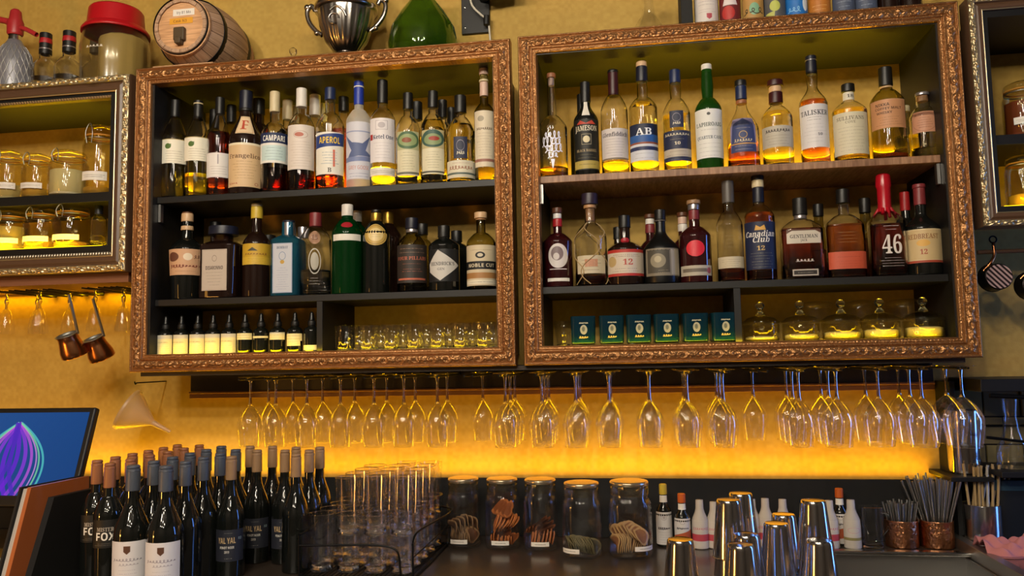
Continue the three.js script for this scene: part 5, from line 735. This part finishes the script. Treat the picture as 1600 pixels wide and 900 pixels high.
{ // pink cloth: crumpled sheet with thickness
  const nx = 44, nz = 30, P = [], I = [], hgt = (u, v) => 0.018 + 0.024 * Math.exp(-Math.pow((v - 0.45) * 3, 2)) * (0.7 + 0.4 * Math.sin(u * 9 + 2)) + 0.012 * Math.sin(u * 13 + v * 9) * Math.sin(v * 7 + u * 4) + 0.006 * Math.sin(u * 31 - v * 17) - 0.02 * Math.pow(Math.abs(v - 0.5) * 2, 4) - 0.02 * Math.pow(Math.max(0, 0.25 - u) * 4, 2);
  for (let s = 0; s < 2; s++) for (let j = 0; j <= nz; j++) for (let i = 0; i <= nx; i++) { const u = i / nx, v = j / nz, w = 0.8 + 0.25 * Math.sin(u * 5 + 1); P.push(u * 0.24, Math.max(0.0005, hgt(u, v)) + (s ? 0 : 0.003), (v - 0.5) * 0.13 * w + 0.012 * Math.sin(u * 8)); }
  const N = (nx + 1) * (nz + 1); for (let j = 1; j <= nz; j++) for (let i = 1; i <= nx; i++) { const b = j * (nx + 1) + i, c = b - nx - 1; I.push(c - 1, b - 1, b, c - 1, b, c, N + c - 1, N + b, N + b - 1, N + c - 1, N + c, N + b); }
  const edge = (a, b) => I.push(a, b, N + b, a, N + b, N + a); for (let i = 1; i <= nx; i++) { edge(i, i - 1); edge(nz * (nx + 1) + i - 1, nz * (nx + 1) + i); } for (let j = 1; j <= nz; j++) { edge((j - 1) * (nx + 1), j * (nx + 1)); edge(j * (nx + 1) + nx, (j - 1) * (nx + 1) + nx); }
  const g = new THREE.BufferGeometry(); g.setAttribute('position', new THREE.Float32BufferAttribute(P, 3)); g.setIndex(I); g.computeVertexNormals();
  solo('cleaning_cloth', g, std(0xc07878, 0.9), 'crumpled pink cleaning cloth on the raised side counter', 'cloth', [1.5145, 0.9855, -0.04]);
}

// ---------------------------------------------------------------- funnel, monitor, folder
{
  const t = thing('funnel', 'translucent plastic funnel hanging beside the glass hanger', 'funnel', [-.9657, 1.3576, -0.16]);
  const g = loft([[-0.005, 0.066], [-0.006, 0.069], [0.004, 0.069], [0.004, 0.066], [0.02, 0.058], [0.085, 0.012], [0.09, 0.0095], [0.15, 0.006], [0.15, 0.0048], [0.09, 0.008], [0.084, 0.0105], [0.018, 0.0565], [-0.005, 0.0655]], { seg: 40 });
  const cone = part('cone', g, M.funnel, t), ear = part('hanging_ear', new THREE.TorusGeometry(0.008, 0.0022, 8, 20).translate(0.074, 0, 0).rotateX(0.3), M.funnel, t);
  t.rotation.set(0.5, 0.0, -2.18); t.userData.label = 'translucent plastic funnel hanging beside the glass hanger';
  solo('wire_hook', merge([rod([0, 0, -0.15], [0, 0, 0.012], 0.0022), tube([[0, 0, 0.012], [0, -0.004, 0.018], [0, 0.004, 0.022]], 0.0022, 12, 6)]), M.iron, 'thin wire hook that carries the plastic funnel', 'hook', [-.9295, 1.4433, -0.16]);
}
{
  const t = thing('monitor', 'tilted black touch monitor with blue screen at the counter end', 'monitor', [-.8432, 1.385, .16]);
  const tilt = -.3168, W = 0.44, H = 0.275;
  const [c, g] = canvas(768, 480); g.fillStyle = '#1d4f94'; g.fillRect(0, 0, 768, 480); const gr = g.createLinearGradient(0, 0, 768, 480); gr.addColorStop(0, '#2a5aa0'); gr.addColorStop(1, '#184a8c'); g.fillStyle = gr; g.fillRect(0, 0, 768, 480);
  const RB = [['#7a2be8', -40, 26], ['#a040f0', 10, 22], ['#d860f0', 50, 16], ['#f0a0f0', 80, 8], ['#60e0d8', 120, 12], ['#8ef0b0', 96, 10], ['#5a30d0', -80, 24]];
  for (const [col, o, lw] of RB) { g.strokeStyle = col; g.lineWidth = lw; g.globalAlpha = 0.8; g.beginPath(); g.moveTo(372 + o * 0.1, 60); g.bezierCurveTo(440 + o, 180, 500 + o, 300, 390 + o * 1.2, 480); g.stroke(); g.beginPath(); g.moveTo(372, 60); g.bezierCurveTo(310 - o, 190, 260 - o, 300, 350 - o * 1.2, 480); g.stroke(); } g.globalAlpha = 1;
  const tex = new THREE.CanvasTexture(c); tex.colorSpace = THREE.SRGBColorSpace;
  const hd = part('casing', new RoundedBoxGeometry(W, H, 0.022, 3, 0.006).translate(-W / 2, -H / 2, -0.011), M.black, t); hd.rotation.x = tilt;
  const scr = part('screen', new THREE.PlaneGeometry(W - 0.03, H - 0.045).translate(-W / 2, -H / 2 + 0.008, 0.0006), std(0x000000, 0.25, 0, { emissive: 0xffffff, emissiveMap: tex, emissiveIntensity: 0.75 }), hd);
  part('stand', merge([rod([-0.22, -0.2, 0.03], [-0.22, -0.41, -0.04], 0.02), box(-0.33, -0.11, -0.4245, -0.405, -0.14, 0.06, 0.004)]), M.black, t);
  const l = area(new THREE.Color().setRGB(0.1, 0.3, 1), 1.2, W - 0.05, H - 0.06, [-0.84 - W / 2, 1.26, 0.25], [-0.84 - W / 2 + 0.2, 1.6, 1.4]);
}
{
  const t = thing('menu_folder', 'stood-up menu folder with orange-brown board and pale page edges', 'folder', [0, 0, 0]);
  const slant = (x0, x1, zt, zb, z0, y1) => { const s = new THREE.Shape([[z0, 0.9605], [zb, 0.9605], [zt, y1], [z0, y1 - 0.003]].map(([u, v]) => new THREE.Vector2(-u, v))); return new THREE.ExtrudeGeometry(s, { depth: x1 - x0, bevelEnabled: false }).rotateY(Math.PI / 2).translate(x0, 0, 0); };
  part('board', slant(-0.812, -0.802, 0.442, 0.52, 0.235, 1.209), std(0xa85a2c, 0.5), t); part('pages', slant(-0.826, -0.8125, 0.438, 0.516, 0.24, 1.205), std(0xb9b0a8, 0.7), t); part('cover', slant(-0.832, -0.8265, 0.445, 0.525, 0.24, 1.21), M.blackMatte, t);
  solo('slim_case', slant(-0.8015, -0.785, 0.385, 0.47, 0.2, 1.176), M.blackMatte, 'matt black slim case leaning on the orange-brown menu folder', 'case');
  solo('paper_pad', box(-0.96, -0.875, 0.9605, 1.03, 0.4, 0.5, 0.002), std(0x9ca894, 0.7), 'pale green-grey paper pad at the foot of the monitor', 'pad');
}

// ---------------------------------------------------------------- small cabinet: clip-top jars
function clipJar(label, o, content) {
  const t = thing('clip_jar', label, 'jar', [o.x, o.y, o.z], o.ry || 0, 'clip-top jars in the smaller cabinets'), { r, h } = o;
  part('jar_wall', loft([[0, 1e-4], [0, r * 0.85], [0.003, r * 0.95], [0.01, r], [h * 0.68, r], [h * 0.78, r * 0.86], [h * 0.82, r * 0.84], [h * 0.82, r * 0.8], [h * 0.76, r * 0.82], [h * 0.67, r - 0.003], [0.012, r - 0.003], [0.006, 1e-4]], { seg: 36 }), M.glassWarm, t);
  const lid = part('lid', loft([[h * 0.84, 1e-4], [h * 0.84, r * 0.86], [h * 0.88, r * 0.9], [h * 0.93, r * 0.88], [h * 0.98, r * 0.6], [h, 1e-4]], { seg: 36 }), M.glassWarm, t);
  part('gasket', loft([[h * 0.822, r * 0.8], [h * 0.822, r * 0.87], [h * 0.838, r * 0.87], [h * 0.838, r * 0.8]], { seg: 36 }), std(0xc88830, 0.6), t);
  part('clip', merge([new THREE.TorusGeometry(r * 0.865, 0.0013, 6, 36).rotateX(Math.PI / 2).translate(0, h * 0.79, 0), tube([[-0.008, h * 0.7, r * 1.02], [-0.012, h * 0.85, r * 1.05], [0, h * 0.97, r * 0.98], [0.012, h * 0.85, r * 1.05], [0.008, h * 0.7, r * 1.02]], 0.0014, 24, 6)]), M.steelDull, t);
  if (content) part('contents', loft([[0.007, 1e-4], [0.007, r - 0.006], [h * content[0], r - 0.006], [h * content[0] + 0.004, r * 0.5], [h * content[0] + 0.005, 1e-4]], { fl: [7, 0.002], seg: 42 }), std(content[1], 0.8), t);
  if (o.label) part('label', patch([[0, r], [h, r]], h * 0.2, h * 0.32, (o.turn || 0) - 0.8, (o.turn || 0) + 0.8, A.at[o.label], {}), M.paper, t);
  return t;
}
clipJar('clip-top jar of pale grains at the cut edge of the upper jar shelf', { x:-1.3671,y:2.044,z:-.09,h:.1701,r:.0494, label: 'spice', turn: 0.3 }, [0.3, 0xc8bca0]);
clipJar('clip-top jar with small white tag, second on the upper jar shelf', { x:-1.2631,y:2.044,z:-.09,h:.1531,r:.0465, label: 'spice', turn: 0.2 }, [0.22, 0xc09c50]);
{ const t = clipJar('clip-top jar holding white powder with scrawled writing round its neck', { x:-1.1452,y:2.044,z:-.085,h:.1554,r:.0595 }, [0.55, 0xe0dcd8]); }
clipJar('tallest clip-top jar, beside the small cabinet\'s side', { x:-1.0526,y:2.044,z:-.11,h:.2421,r:.0526, label: 'spice', turn: 0.25 }, [0.12, 0xb89040]);
clipJar('clip-top jar of pale seeds at the cut edge of the lower jar shelf', { x:-1.3523,y:1.8705,z:-.09,h:.1411,r:.0538, label: 'spice', turn: 0.3 }, [0.6, 0xb8a878]);
clipJar('low clip-top jar, middle of the lower jar shelf, third full', { x:-1.2378,y:1.8705,z:-.09,h:.1441,r:.0553, label: 'spice', turn: 0.2 }, [0.3, 0x9c7c3c]);
clipJar('low clip-top jar with long white tag, next to the little bottle', { x:-1.1294,y:1.8705,z:-.09,h:.1472,r:.0569, label: 'spice', turn: 0.2 }, [0.18, 0xa88040]);
bottle('essence_bottle', 'little clear bottle with dark cap at the end of the lower jar shelf', { x:-1.036,y:1.8705,z:-.09,h:.151,r:.0248, sh: [0.62, 0.74], nk: 0.46, lq: [0.3, 'straw'], caps: [[0.76, 1, 1.1, 'ink']] });
clipJar('dark-lidded spice jar with white tag in the far small cabinet', { x:1.7163,y:2.062,z:-.09,h:.1577,r:.0506, label: 'spice', turn: -0.1 }, [0.62, 0x7c3c24]);
clipJar('clip-top jar with yellow contents low in the far small cabinet', { x:1.704,y:1.8675,z:-.09,h:.151,r:.0455 }, [0.26, 0xd8b040]);

// ---------------------------------------------------------------- left hanger: little glasses and coffee pots
{
  const t = thing('small_hanger', 'wooden glass hanger under the small jar cabinet', 'rack');
  part('board', box(-1.73, -0.885, 1.757, 1.7855, -0.311, -0.03), M.batten, t);
  const xs = [-1.3581,-1.2973,-1.2369,-1.1769,-1.0403,-.984,-.9415]; let p0;
  xs.forEach((x, i) => { for (const d of [-0.01, 0.01]) part('rail', rod([x + d, 1.744, -0.3], [x + d, 1.744, -0.04], 0.0025), M.iron, t); part('rail_post', box(x - 0.014, x + 0.014, 1.744, 1.757, -0.3, -0.295), M.iron, t);
    const label = `little stemmed glass hanging under the jar cabinet, ${OR[6 - i]} from the copper frame`; let g = p0;
    if (!p0) { g = p0 = thing('sherry_glass', label, 'glass'); part('foot', loft([[0, 1e-4], [0, 0.016], [-0.001, 0.0265], [-0.002, 0.0265], [-0.005, 0.009], [-0.012, 0.0045]], { seg: 22 }), M.glass, g); part('stem', loft([[-0.01, 0.004], [-0.025, 0.003], [-0.032, 0.0065], [-0.04, 0.0065], [-0.047, 0.003], [-0.06, 0.004], [-0.06, 1e-4]], { seg: 12 }), M.solid, g);
      part('bowl', loft([[-0.057, 0.003], [-0.066, 0.012], [-0.085, 0.02], [-0.115, 0.025], [-0.14, 0.0265], [-0.1405, 0.026], [-0.115, 0.024], [-0.085, 0.019], [-0.066, 0.011], [-0.06, 0.002]], { seg: 28 }), M.glass, g); } else { g = p0.clone(); g.name = numbered('sherry_glass'); scene.add(g); }
    g.position.set(x, 1.7492, -0.09 - (i % 2) * 0.06); g.userData = { label, category: 'glass', group: 'little glasses under the jar cabinet' }; });
  const pot = (label, px, py, z, rz, hy) => {
    const g = thing('coffee_pot', label, 'pot', [px, py, z], 0, 'hanging copper coffee pots');
    part('pot_body', loft([[0, 1e-4], [0, 0.036], [0.003, 0.039], [0.02, 0.0385], [0.05, 0.031], [0.062, 0.0295], [0.07, 0.032], [0.0705, 0.0308], [0.062, 0.0283], [0.05, 0.0298], [0.02, 0.037], [0.005, 0.0375], [0.004, 1e-4]], { seg: 36 }), M.copper, g);
    part('lip', loft([[0.0705, 0.031], [0.071, 0.034], [0.073, 0.034], [0.0735, 0.03], [0.068, 0.0285], [0.066, 0.026], [0.06, 1e-4]], { seg: 36 }), M.tinned, g);
    part('handle', rod([0.031, 0.066, 0], [0.05, hy, 0], 0.0045), M.steelDull, g); g.rotation.set(0.35, 0.4, rz); return g;
  };
  pot('copper coffee pot with tinned lip, the one hanging nearer the screen', -1.0658, 1.5324, -0.04, 0.16, 0.19);
  pot('copper coffee pot hanging against the copper frame', -1.0153, 1.5233, -0.1, 0.22, 0.19);
}
// pans on the far side
for (const [i, px, py] of [[0, 1.6294, 1.6927], [1, 1.7206, 1.6672]]) {
  const t = thing('little_pan', i ? 'second little dark pan, cut off at the picture edge' : 'little pan hanging with diagonally striped base', 'pan', [px, py, -0.12], 0, 'little pans hanging under the far cabinet');
  const [c, g] = canvas(128, 128); g.fillStyle = '#2a1c1c'; g.fillRect(0, 0, 128, 128); g.save(); g.translate(64, 64); g.rotate(-0.75); g.fillStyle = '#c9a8a0'; for (let k = -5; k < 6; k++) g.fillRect(-100, k * 20 - 5, 200, 10); g.restore(); const tx = new THREE.CanvasTexture(c); tx.colorSpace = THREE.SRGBColorSpace;
  part('pan_wall', loft([[0, 1e-4], [0, 0.033], [0.003, 0.0355], [0.04, 0.037], [0.042, 0.039], [0.041, 0.036], [0.004, 0.034], [0.003, 1e-4]], { seg: 36 }).rotateX(-Math.PI / 2).translate(0, 0, 0.02), std(0x1c1614, 0.3, 0.6), t);
  const disc = part('striped_base', new THREE.CylinderGeometry(0.0325, 0.0325, 0.0015, 36).rotateX(Math.PI / 2).translate(0, 0, 0.0212), std(0xffffff, 0.35, 0.2, { map: tx }), t);
  part('handle', tube([[-0.03, 0.018, 0], [-0.012, 0.04, 0.005], [0, 0.06, 0], [0.002, 0.095, -0.005]], 0.0045, 24), M.copper, t); part('hook', new THREE.TorusGeometry(0.009, 0.0022, 8, 20).translate(0.002, 0.104, -0.005), M.iron, t);
}
solo('hook_rail', rod([1.59, 0, 0], [2.3, 0, 0], 0.006), M.walnut, 'dark rail under the far cabinet from which the pans hang', 'rail', [0, 1.7629, -0.125]);

// ---------------------------------------------------------------- on top of the cabinets
{ // barrel
  const t = thing('wooden_barrel', 'small wooden cask lying on its side above the framed cabinet', 'barrel', [-0.705, 2.547, -0.145]), L = 0.3, staves = 18;
  const rad = (u) => 0.104 + 0.018 * Math.cos(u * Math.PI / 2 * 1.0) - 0.018 + 0.018 * (1 - u * u);
  for (let k = 0; k < staves; k++) {
    const a0 = k / staves * 6.2832 + 0.008, a1 = (k + 1) / staves * 6.2832 - 0.008, P = [], I = [], U = [], n = 10;
    for (let i = 0; i <= n; i++) { const u = -1 + 2 * i / n, r = rad(u); for (const [a, q] of [[a0, -0.01], [a0, 0], [(a0 + a1) / 2, 0.0006], [a1, 0], [a1, -0.01]]) { P.push(Math.sin(a) * (r + q), Math.cos(a) * (r + q), u * L / 2); U.push(a * 0.1, u * 0.15); } if (i) for (let j = 1; j < 5; j++) { const b = i * 5 + j, c = b - 5; I.push(c - 1, c, b, c - 1, b, b - 1); } }
    for (const s of [0, n]) { const b = s * 5; s ? I.push(b, b + 1, b + 2, b, b + 2, b + 3, b, b + 3, b + 4) : I.push(b, b + 2, b + 1, b, b + 3, b + 2, b, b + 4, b + 3); }
    const g = new THREE.BufferGeometry(); g.setAttribute('position', new THREE.Float32BufferAttribute(P, 3)); g.setAttribute('uv', new THREE.Float32BufferAttribute(U, 2)); g.setIndex(I); const g2 = g.toNonIndexed(); g2.computeVertexNormals(); part('stave', g2, M.oak, t);
  }
  for (const u of [-0.93, -0.5, 0.5, 0.93]) { const r = rad(u) + 0.001, w = 0.011; part('hoop', loft([[-w, r * 0.98], [-w, r + 0.0005], [w, r + 0.0005], [w, r * 0.98]], { seg: 48 }).rotateX(Math.PI / 2).translate(0, 0, u * L / 2), M.iron, t); }
  for (const s of [-1, 1]) { const g = cyl(-0.006, 0.006, 0.0955, 0.0955, { seg: 40 }).rotateX(Math.PI / 2).translate(0, 0, s * (L / 2 - 0.012)), p = g.attributes.position; for (let i = 0; i < p.count; i++) g.attributes.uv.setXY(i, p.getY(i), p.getX(i)); part('head', g, M.oakhead, t); }
  const fz = L / 2 - 0.0055;
  const lbl = (k, x, y, w, h) => { const g = new THREE.PlaneGeometry(w, h).translate(x, y, fz + 0.0006), u = g.attributes.uv, R = A.at[k]; for (let i = 0; i < 4; i++) u.setXY(i, R[0] + (R[2] - R[0]) * u.getX(i), R[1] + (R[3] - R[1]) * u.getY(i)); return part('label', g, M.paper, t); };
  lbl('cask', 0.008, 0.044, 0.072, 0.021); lbl('caskno', 0.0, 0.017, 0.078, 0.019);
  part('tap', merge([box(-0.018, 0.018, -0.038, 0.004, fz, fz + 0.016, 0.004), box(-0.01, 0.01, -0.05, -0.03, fz, fz + 0.022, 0.003)]), std(0x4c3c24, 0.6), t).position.y = -0.012;
  const cr = thing('barrel_cradle', 'wooden cradle under the small cask', 'stand', [-0.703, 2.3865, -0.15]);
  for (const z of [-0.09, 0.11]) part('rest', box(-0.115, 0.09, 0.0005, 0.05, z - 0.012, z + 0.012, 0.002), M.oakhead, cr); part('runner', box(-0.115, -0.085, 0.0005, 0.02, -0.078, 0.098, 0.002), M.oakhead, cr); part('runner', box(0.06, 0.09, 0.0005, 0.02, -0.078, 0.098, 0.002), M.oakhead, cr);
}
{ // soda siphon
  const t = thing('soda_siphon', 'mesh-covered soda siphon with red head and lever', 'siphon', [-1.3905, 2.3665, -0.12]);
  part('glass_body', loft([[0, 1e-4], [0, 0.05], [0.004, 0.055], [0.15, 0.056], [0.19, 0.05], [0.225, 0.028], [0.24, 0.02], [0.245, 1e-4]], { seg: 36 }), std(0x8c8c94, 0.3, 0.35), t);
  const w = []; const R = [[0, 0.057], [0.15, 0.0575], [0.19, 0.0515], [0.222, 0.031]];
  for (let k = 0; k < 18; k++) for (const d of [-1, 1]) { const pts = []; for (let i = 0; i <= 22; i++) { const y = 0.006 + 0.21 * i / 22, a = k / 18 * 6.283 + d * (Math.abs(((y * 40) % 2) - 1)) * 0.17; pts.push([radiusAt(R, y) * Math.sin(a), y, radiusAt(R, y) * Math.cos(a)]); } w.push(tube(pts, 0.0011, 30, 4)); }
  part('wire_mesh', merge(w), std(0xc4c2c0, 0.35, 0.6), t);
  part('collar', cyl(0.235, 0.258, 0.021, 0.019), M.chrome, t); part('head', loft([[0.256, 0.021], [0.262, 0.025], [0.3, 0.026], [0.315, 0.02], [0.34, 0.017], [0.348, 0.01], [0.35, 1e-4]], { seg: 24 }), std(0xa8282c, 0.4), t);
  part('spout', tube([[0.015, 0.285, 0], [0.05, 0.27, 0.01], [0.095, 0.245, 0.015]], 0.008, 20), std(0xb02c30, 0.4), t); part('lever', merge([tube([[-0.012, 0.3, 0], [-0.04, 0.312, 0], [-0.065, 0.318, 0]], 0.011, 16)]), std(0xb02c30, 0.4), t); part('lever_tip', new THREE.SphereGeometry(0.014, 16, 12).translate(-0.07, 0.32, 0), M.chrome, t);
}
for (const [d, o, band] of [['clear bottle with black and red capsule next to the siphon', { x:-1.2981,y:2.3665,z:-.15,h:.2675,r:.0433 }, 'red'], ['clear bottle with black and red capsule next to the red-lidded jar', { x:-1.2087,y:2.3665,z:-.15,h:.2667,r:.0452 }, 'red']])
  bottle('spirit_bottle', d, { ...o, sh: [0.5, 0.66], nk: 0.42, lq: [0.4, 'water'], caps: [[0.72, 1, 1.1, 'black'], [0.86, 0.93, 1.13, band], [0.78, 0.8, 1.13, 'silver']], group: 'bottles on top of the small cabinet' });
bottle('spirit_bottle', 'grey bottle seen through and beside the big red-lidded jar', { x:-1.1502,y:2.3665,z:-.2,h:.2551,r:.0409, sh: [0.55, 0.7], nk: 0.36, caps: [[0.8, 1, 1.1, 'grey']] });
{
  const t = thing('cookie_jar', 'big clear glass jar with overhanging red plastic lid', 'jar', [-.9986, 2.3665, -0.1]);
  part('jar_wall', loft([[0, 1e-4], [0, 0.095], [0.005, 0.103], [0.16, 0.106], [0.215, 0.098], [0.225, 0.085], [0.225, 0.082], [0.212, 0.094], [0.16, 0.103], [0.008, 0.1], [0.007, 1e-4]], { seg: 44 }), M.haze, t);
  const lid = part('lid', loft([[0.216, 0.098], [0.214, 0.104], [0.222, 0.104], [0.236, 0.094], [0.238, 0.088], [0.292, 0.083], [0.298, 0.078], [0.298, 1e-4]], { seg: 44 }), std(0xb0141c, 0.35), t);
  part('contents', loft([[0.0075, 1e-4], [0.0075, 0.07], [0.19, 0.073], [0.2, 0.06], [0.203, 1e-4]], { seg: 40, fl: [12, 0.003] }), std(0xb09a62, 0.7), t).position.x = 0.026;
  part('embossing', patch([[0, 0.105], [0.2, 0.106]], 0.13, 0.15, -0.35, 0.35, G.at.sign, {}), M.print, t);
}
{ // urn
  const t = thing('silver_urn', 'fluted silver urn with scroll handles on the framed cabinet', 'urn', [-.217, 2.3865, -0.13]);
  part('foot', loft([[0, 1e-4], [0, 0.055], [0.008, 0.055], [0.014, 0.04], [0.04, 0.028], [0.07, 0.022], [0.08, 0.03], [0.082, 0.03]], { seg: 40 }), M.silver, t);
  part('bowl', loft([[0.08, 0.025], [0.088, 0.042], [0.12, 0.066], [0.17, 0.084], [0.21, 0.09], [0.215, 0.09]], { seg: 96, fl: [24, 0.0035, 0.205, 0.1] }), M.silver, t);
  part('rim', loft([[0.212, 0.09], [0.216, 0.099], [0.226, 0.101], [0.236, 0.096], [0.25, 0.09], [0.3, 0.088], [0.34, 0.06], [0.36, 0.03], [0.37, 1e-4]], { seg: 48 }), M.silver, t);
  for (const s of [-1, 1]) { const h = part('handle', merge([tube([[s * 0.08, 0.15, 0], [s * 0.1, 0.165, 0], [s * 0.125, 0.2, 0], [s * 0.13, 0.235, 0], [s * 0.115, 0.25, 0], [s * 0.105, 0.235, 0]], 0.008, 30), new THREE.SphereGeometry(0.011, 14, 10).translate(s * 0.13, 0.245, 0), new THREE.SphereGeometry(0.009, 14, 10).translate(s * 0.098, 0.158, 0)]), M.silver, t); }
  part('crest', merge([new THREE.TorusGeometry(0.016, 0.004, 8, 20, 4.8).translate(-0.01, 0.165, 0.082), tube([[-0.02, 0.19, 0.086], [0, 0.2, 0.088], [0.02, 0.19, 0.086], [0.03, 0.17, 0.08]], 0.0045, 20, 6)]), M.silver, t);
}
{ const t = thing('glass_lid_jar', 'low glass jar whose round knob shows over the frame beside the urn', 'jar', [-.3906, 2.3865, -0.12]);
  part('bowl', loft([[0, 1e-4], [0, 0.05], [0.004, 0.055], [0.05, 0.056], [0.05, 0.053], [0.006, 0.051]]), M.glass, t); const l = part('lid', loft([[0.052, 0.058], [0.058, 0.056], [0.07, 0.02], [0.072, 0.009]]), M.glass, t); part('knob', loft([[0.07, 0.012], [0.08, 0.011], [0.086, 0.006], [0.096, 0.012], [0.106, 0.012], [0.112, 0.005], [0.113, 1e-4]], { seg: 18 }), M.solid, l); }
{ const t = thing('demijohn', 'round green glass demijohn between the urn and the wall plate', 'demijohn', [.0342, 2.3865, -0.13]);
  part('glass_body', loft([[0, 1e-4], [0, 0.07], [0.006, 0.085], [0.04, 0.103], [0.09, 0.109], [0.14, 0.1], [0.19, 0.072], [0.23, 0.042], [0.26, 0.03], [0.3, 0.027], [0.3, 0.025], [0.26, 0.028], [0.23, 0.04], [0.19, 0.07], [0.14, 0.0985], [0.09, 0.1075], [0.04, 0.1015], [0.008, 0.08], [0.007, 1e-4]], { seg: 48 }), M.greenGlass, t);
  part('neck_ring', new THREE.TorusGeometry(0.0285, 0.004, 8, 28).rotateX(Math.PI / 2).translate(0, 0.29, 0), M.greenGlass, t); }
{ const t = thing('wall_plate', 'black mounting plate with white cable on the wall beside the demijohn', 'bracket', [0, 0, 0]);
  const x0 = .1203, x1 = .2156, y0 = 2.575; part('plate', box(x0, x1, y0, 2.86, -0.3117, -0.3, 0.002), M.black, t);
  for (const [a, b] of [[0.012, 0.02], [0.012, 0.09]]) part('screw', cyl(0, 0.003, 0.003).rotateX(Math.PI / 2).translate(x0 + a, y0 + b, -0.3), M.chrome, t);
  part('arm', merge([rod([x1 - 0.02, y0 + 0.12, -0.3], [x1 + 0.03, y0 + 0.1, -0.2], 0.018), rod([x1 - 0.02, y0 + 0.11, -0.19], [x1 + 0.1, y0 + 0.12, -0.19], 0.025)]), M.black, t);
  part('cable', tube([[x0 + 0.035, 2.8, -0.28], [x0 + 0.04, y0 + 0.09, -0.275], [x0 + 0.07, y0 + 0.05, -0.27], [x1 - 0.004, y0 + 0.03, -0.28], [x1 + 0.002, y0 - 0.02, -0.29], [x1, 2.39, -0.295]], 0.0035, 50), std(0xd8d0c0, 0.5), t);
  part('ferrite', cyl(-0.016, 0.016, 0.011).translate(x1 - 0.006, y0 + 0.03, -0.278), M.black, t); }
{ const t = thing('glass_decanter', 'round clear decanter with ridged base on the second framed cabinet', 'decanter', [.7293, 2.3865, -0.13]);
  part('glass_body', loft([[0, 1e-4], [0, 0.045], [0.004, 0.053], [0.03, 0.057], [0.06, 0.055], [0.09, 0.043], [0.12, 0.025], [0.15, 0.017], [0.19, 0.018], [0.19, 0.0165], [0.15, 0.0155], [0.12, 0.0235], [0.09, 0.0415], [0.06, 0.0535], [0.03, 0.0555], [0.006, 0.05], [0.005, 1e-4]], { seg: 60, fl: [20, 0.002, 0.05] }), M.glass, t); part('base', cyl(0.006, 0.02, 0.048), M.solid, t); part('stopper', new THREE.SphereGeometry(0.024, 18, 14).translate(0, 0.21, 0), M.solid, t); }
{ // beers in a row
  const B = [[1104, 'chateau', 0.034, 'dark bottle with off-white crest label, first of the row on top'], [1140, 'beera', 0.0302, 'dark beer bottle with deep red label and white capitals'], [1176, 'beerb', 0.0302, 'dark beer bottle with tan picture label'], [1211, 'beerc', 0.0302, 'dark beer bottle with grey and lime label'], [1245, 'beerd', 0.0302, 'dark beer bottle with bright blue label'], [1281, 'beere', 0.0302, 'dark beer bottle with orange label'], [1319, 'beerf', 0.0302, 'dark beer bottle with slate label beside the orange one'], [1354, 'beerf', 0.0302, 'dark beer bottle with slate label, second of that kind'], [1390, '', 0.0302, 'unlabelled dark bottle, second from the end of the row on top'], [1424, '', 0.0302, 'unlabelled dark bottle ending the row on top']];
  const xs = [.8929,.9595,1.0236,1.0837,1.1432,1.2057,1.2711,1.3308,1.3917,1.4487];
  B.forEach(([, key, r, d], i) => bottle('beer_bottle', d, { x: xs[i], y: 2.3865, z: -0.09, h: 0.27, r, g: 'brown', sh: [0.56, 0.76], soft: 1, nk: 0.36, caps: [[0.965, 1, 1.25, i ? 'gold' : 'wine']], lb: key ? [[key, i ? 0.1 : 0.2, i ? 0.52 : 0.56, 1.2]] : [], group: 'bottles on top of the second framed cabinet' }));
  solo('dark_carton', box(xs[0] - 0.075, xs[0] - 0.042, 2.3865, 2.62, -0.16, -0.05, 0.002), M.blackMatte, 'slim dark carton standing before the row of beer bottles', 'box');
}

renderer.render(scene, camera);
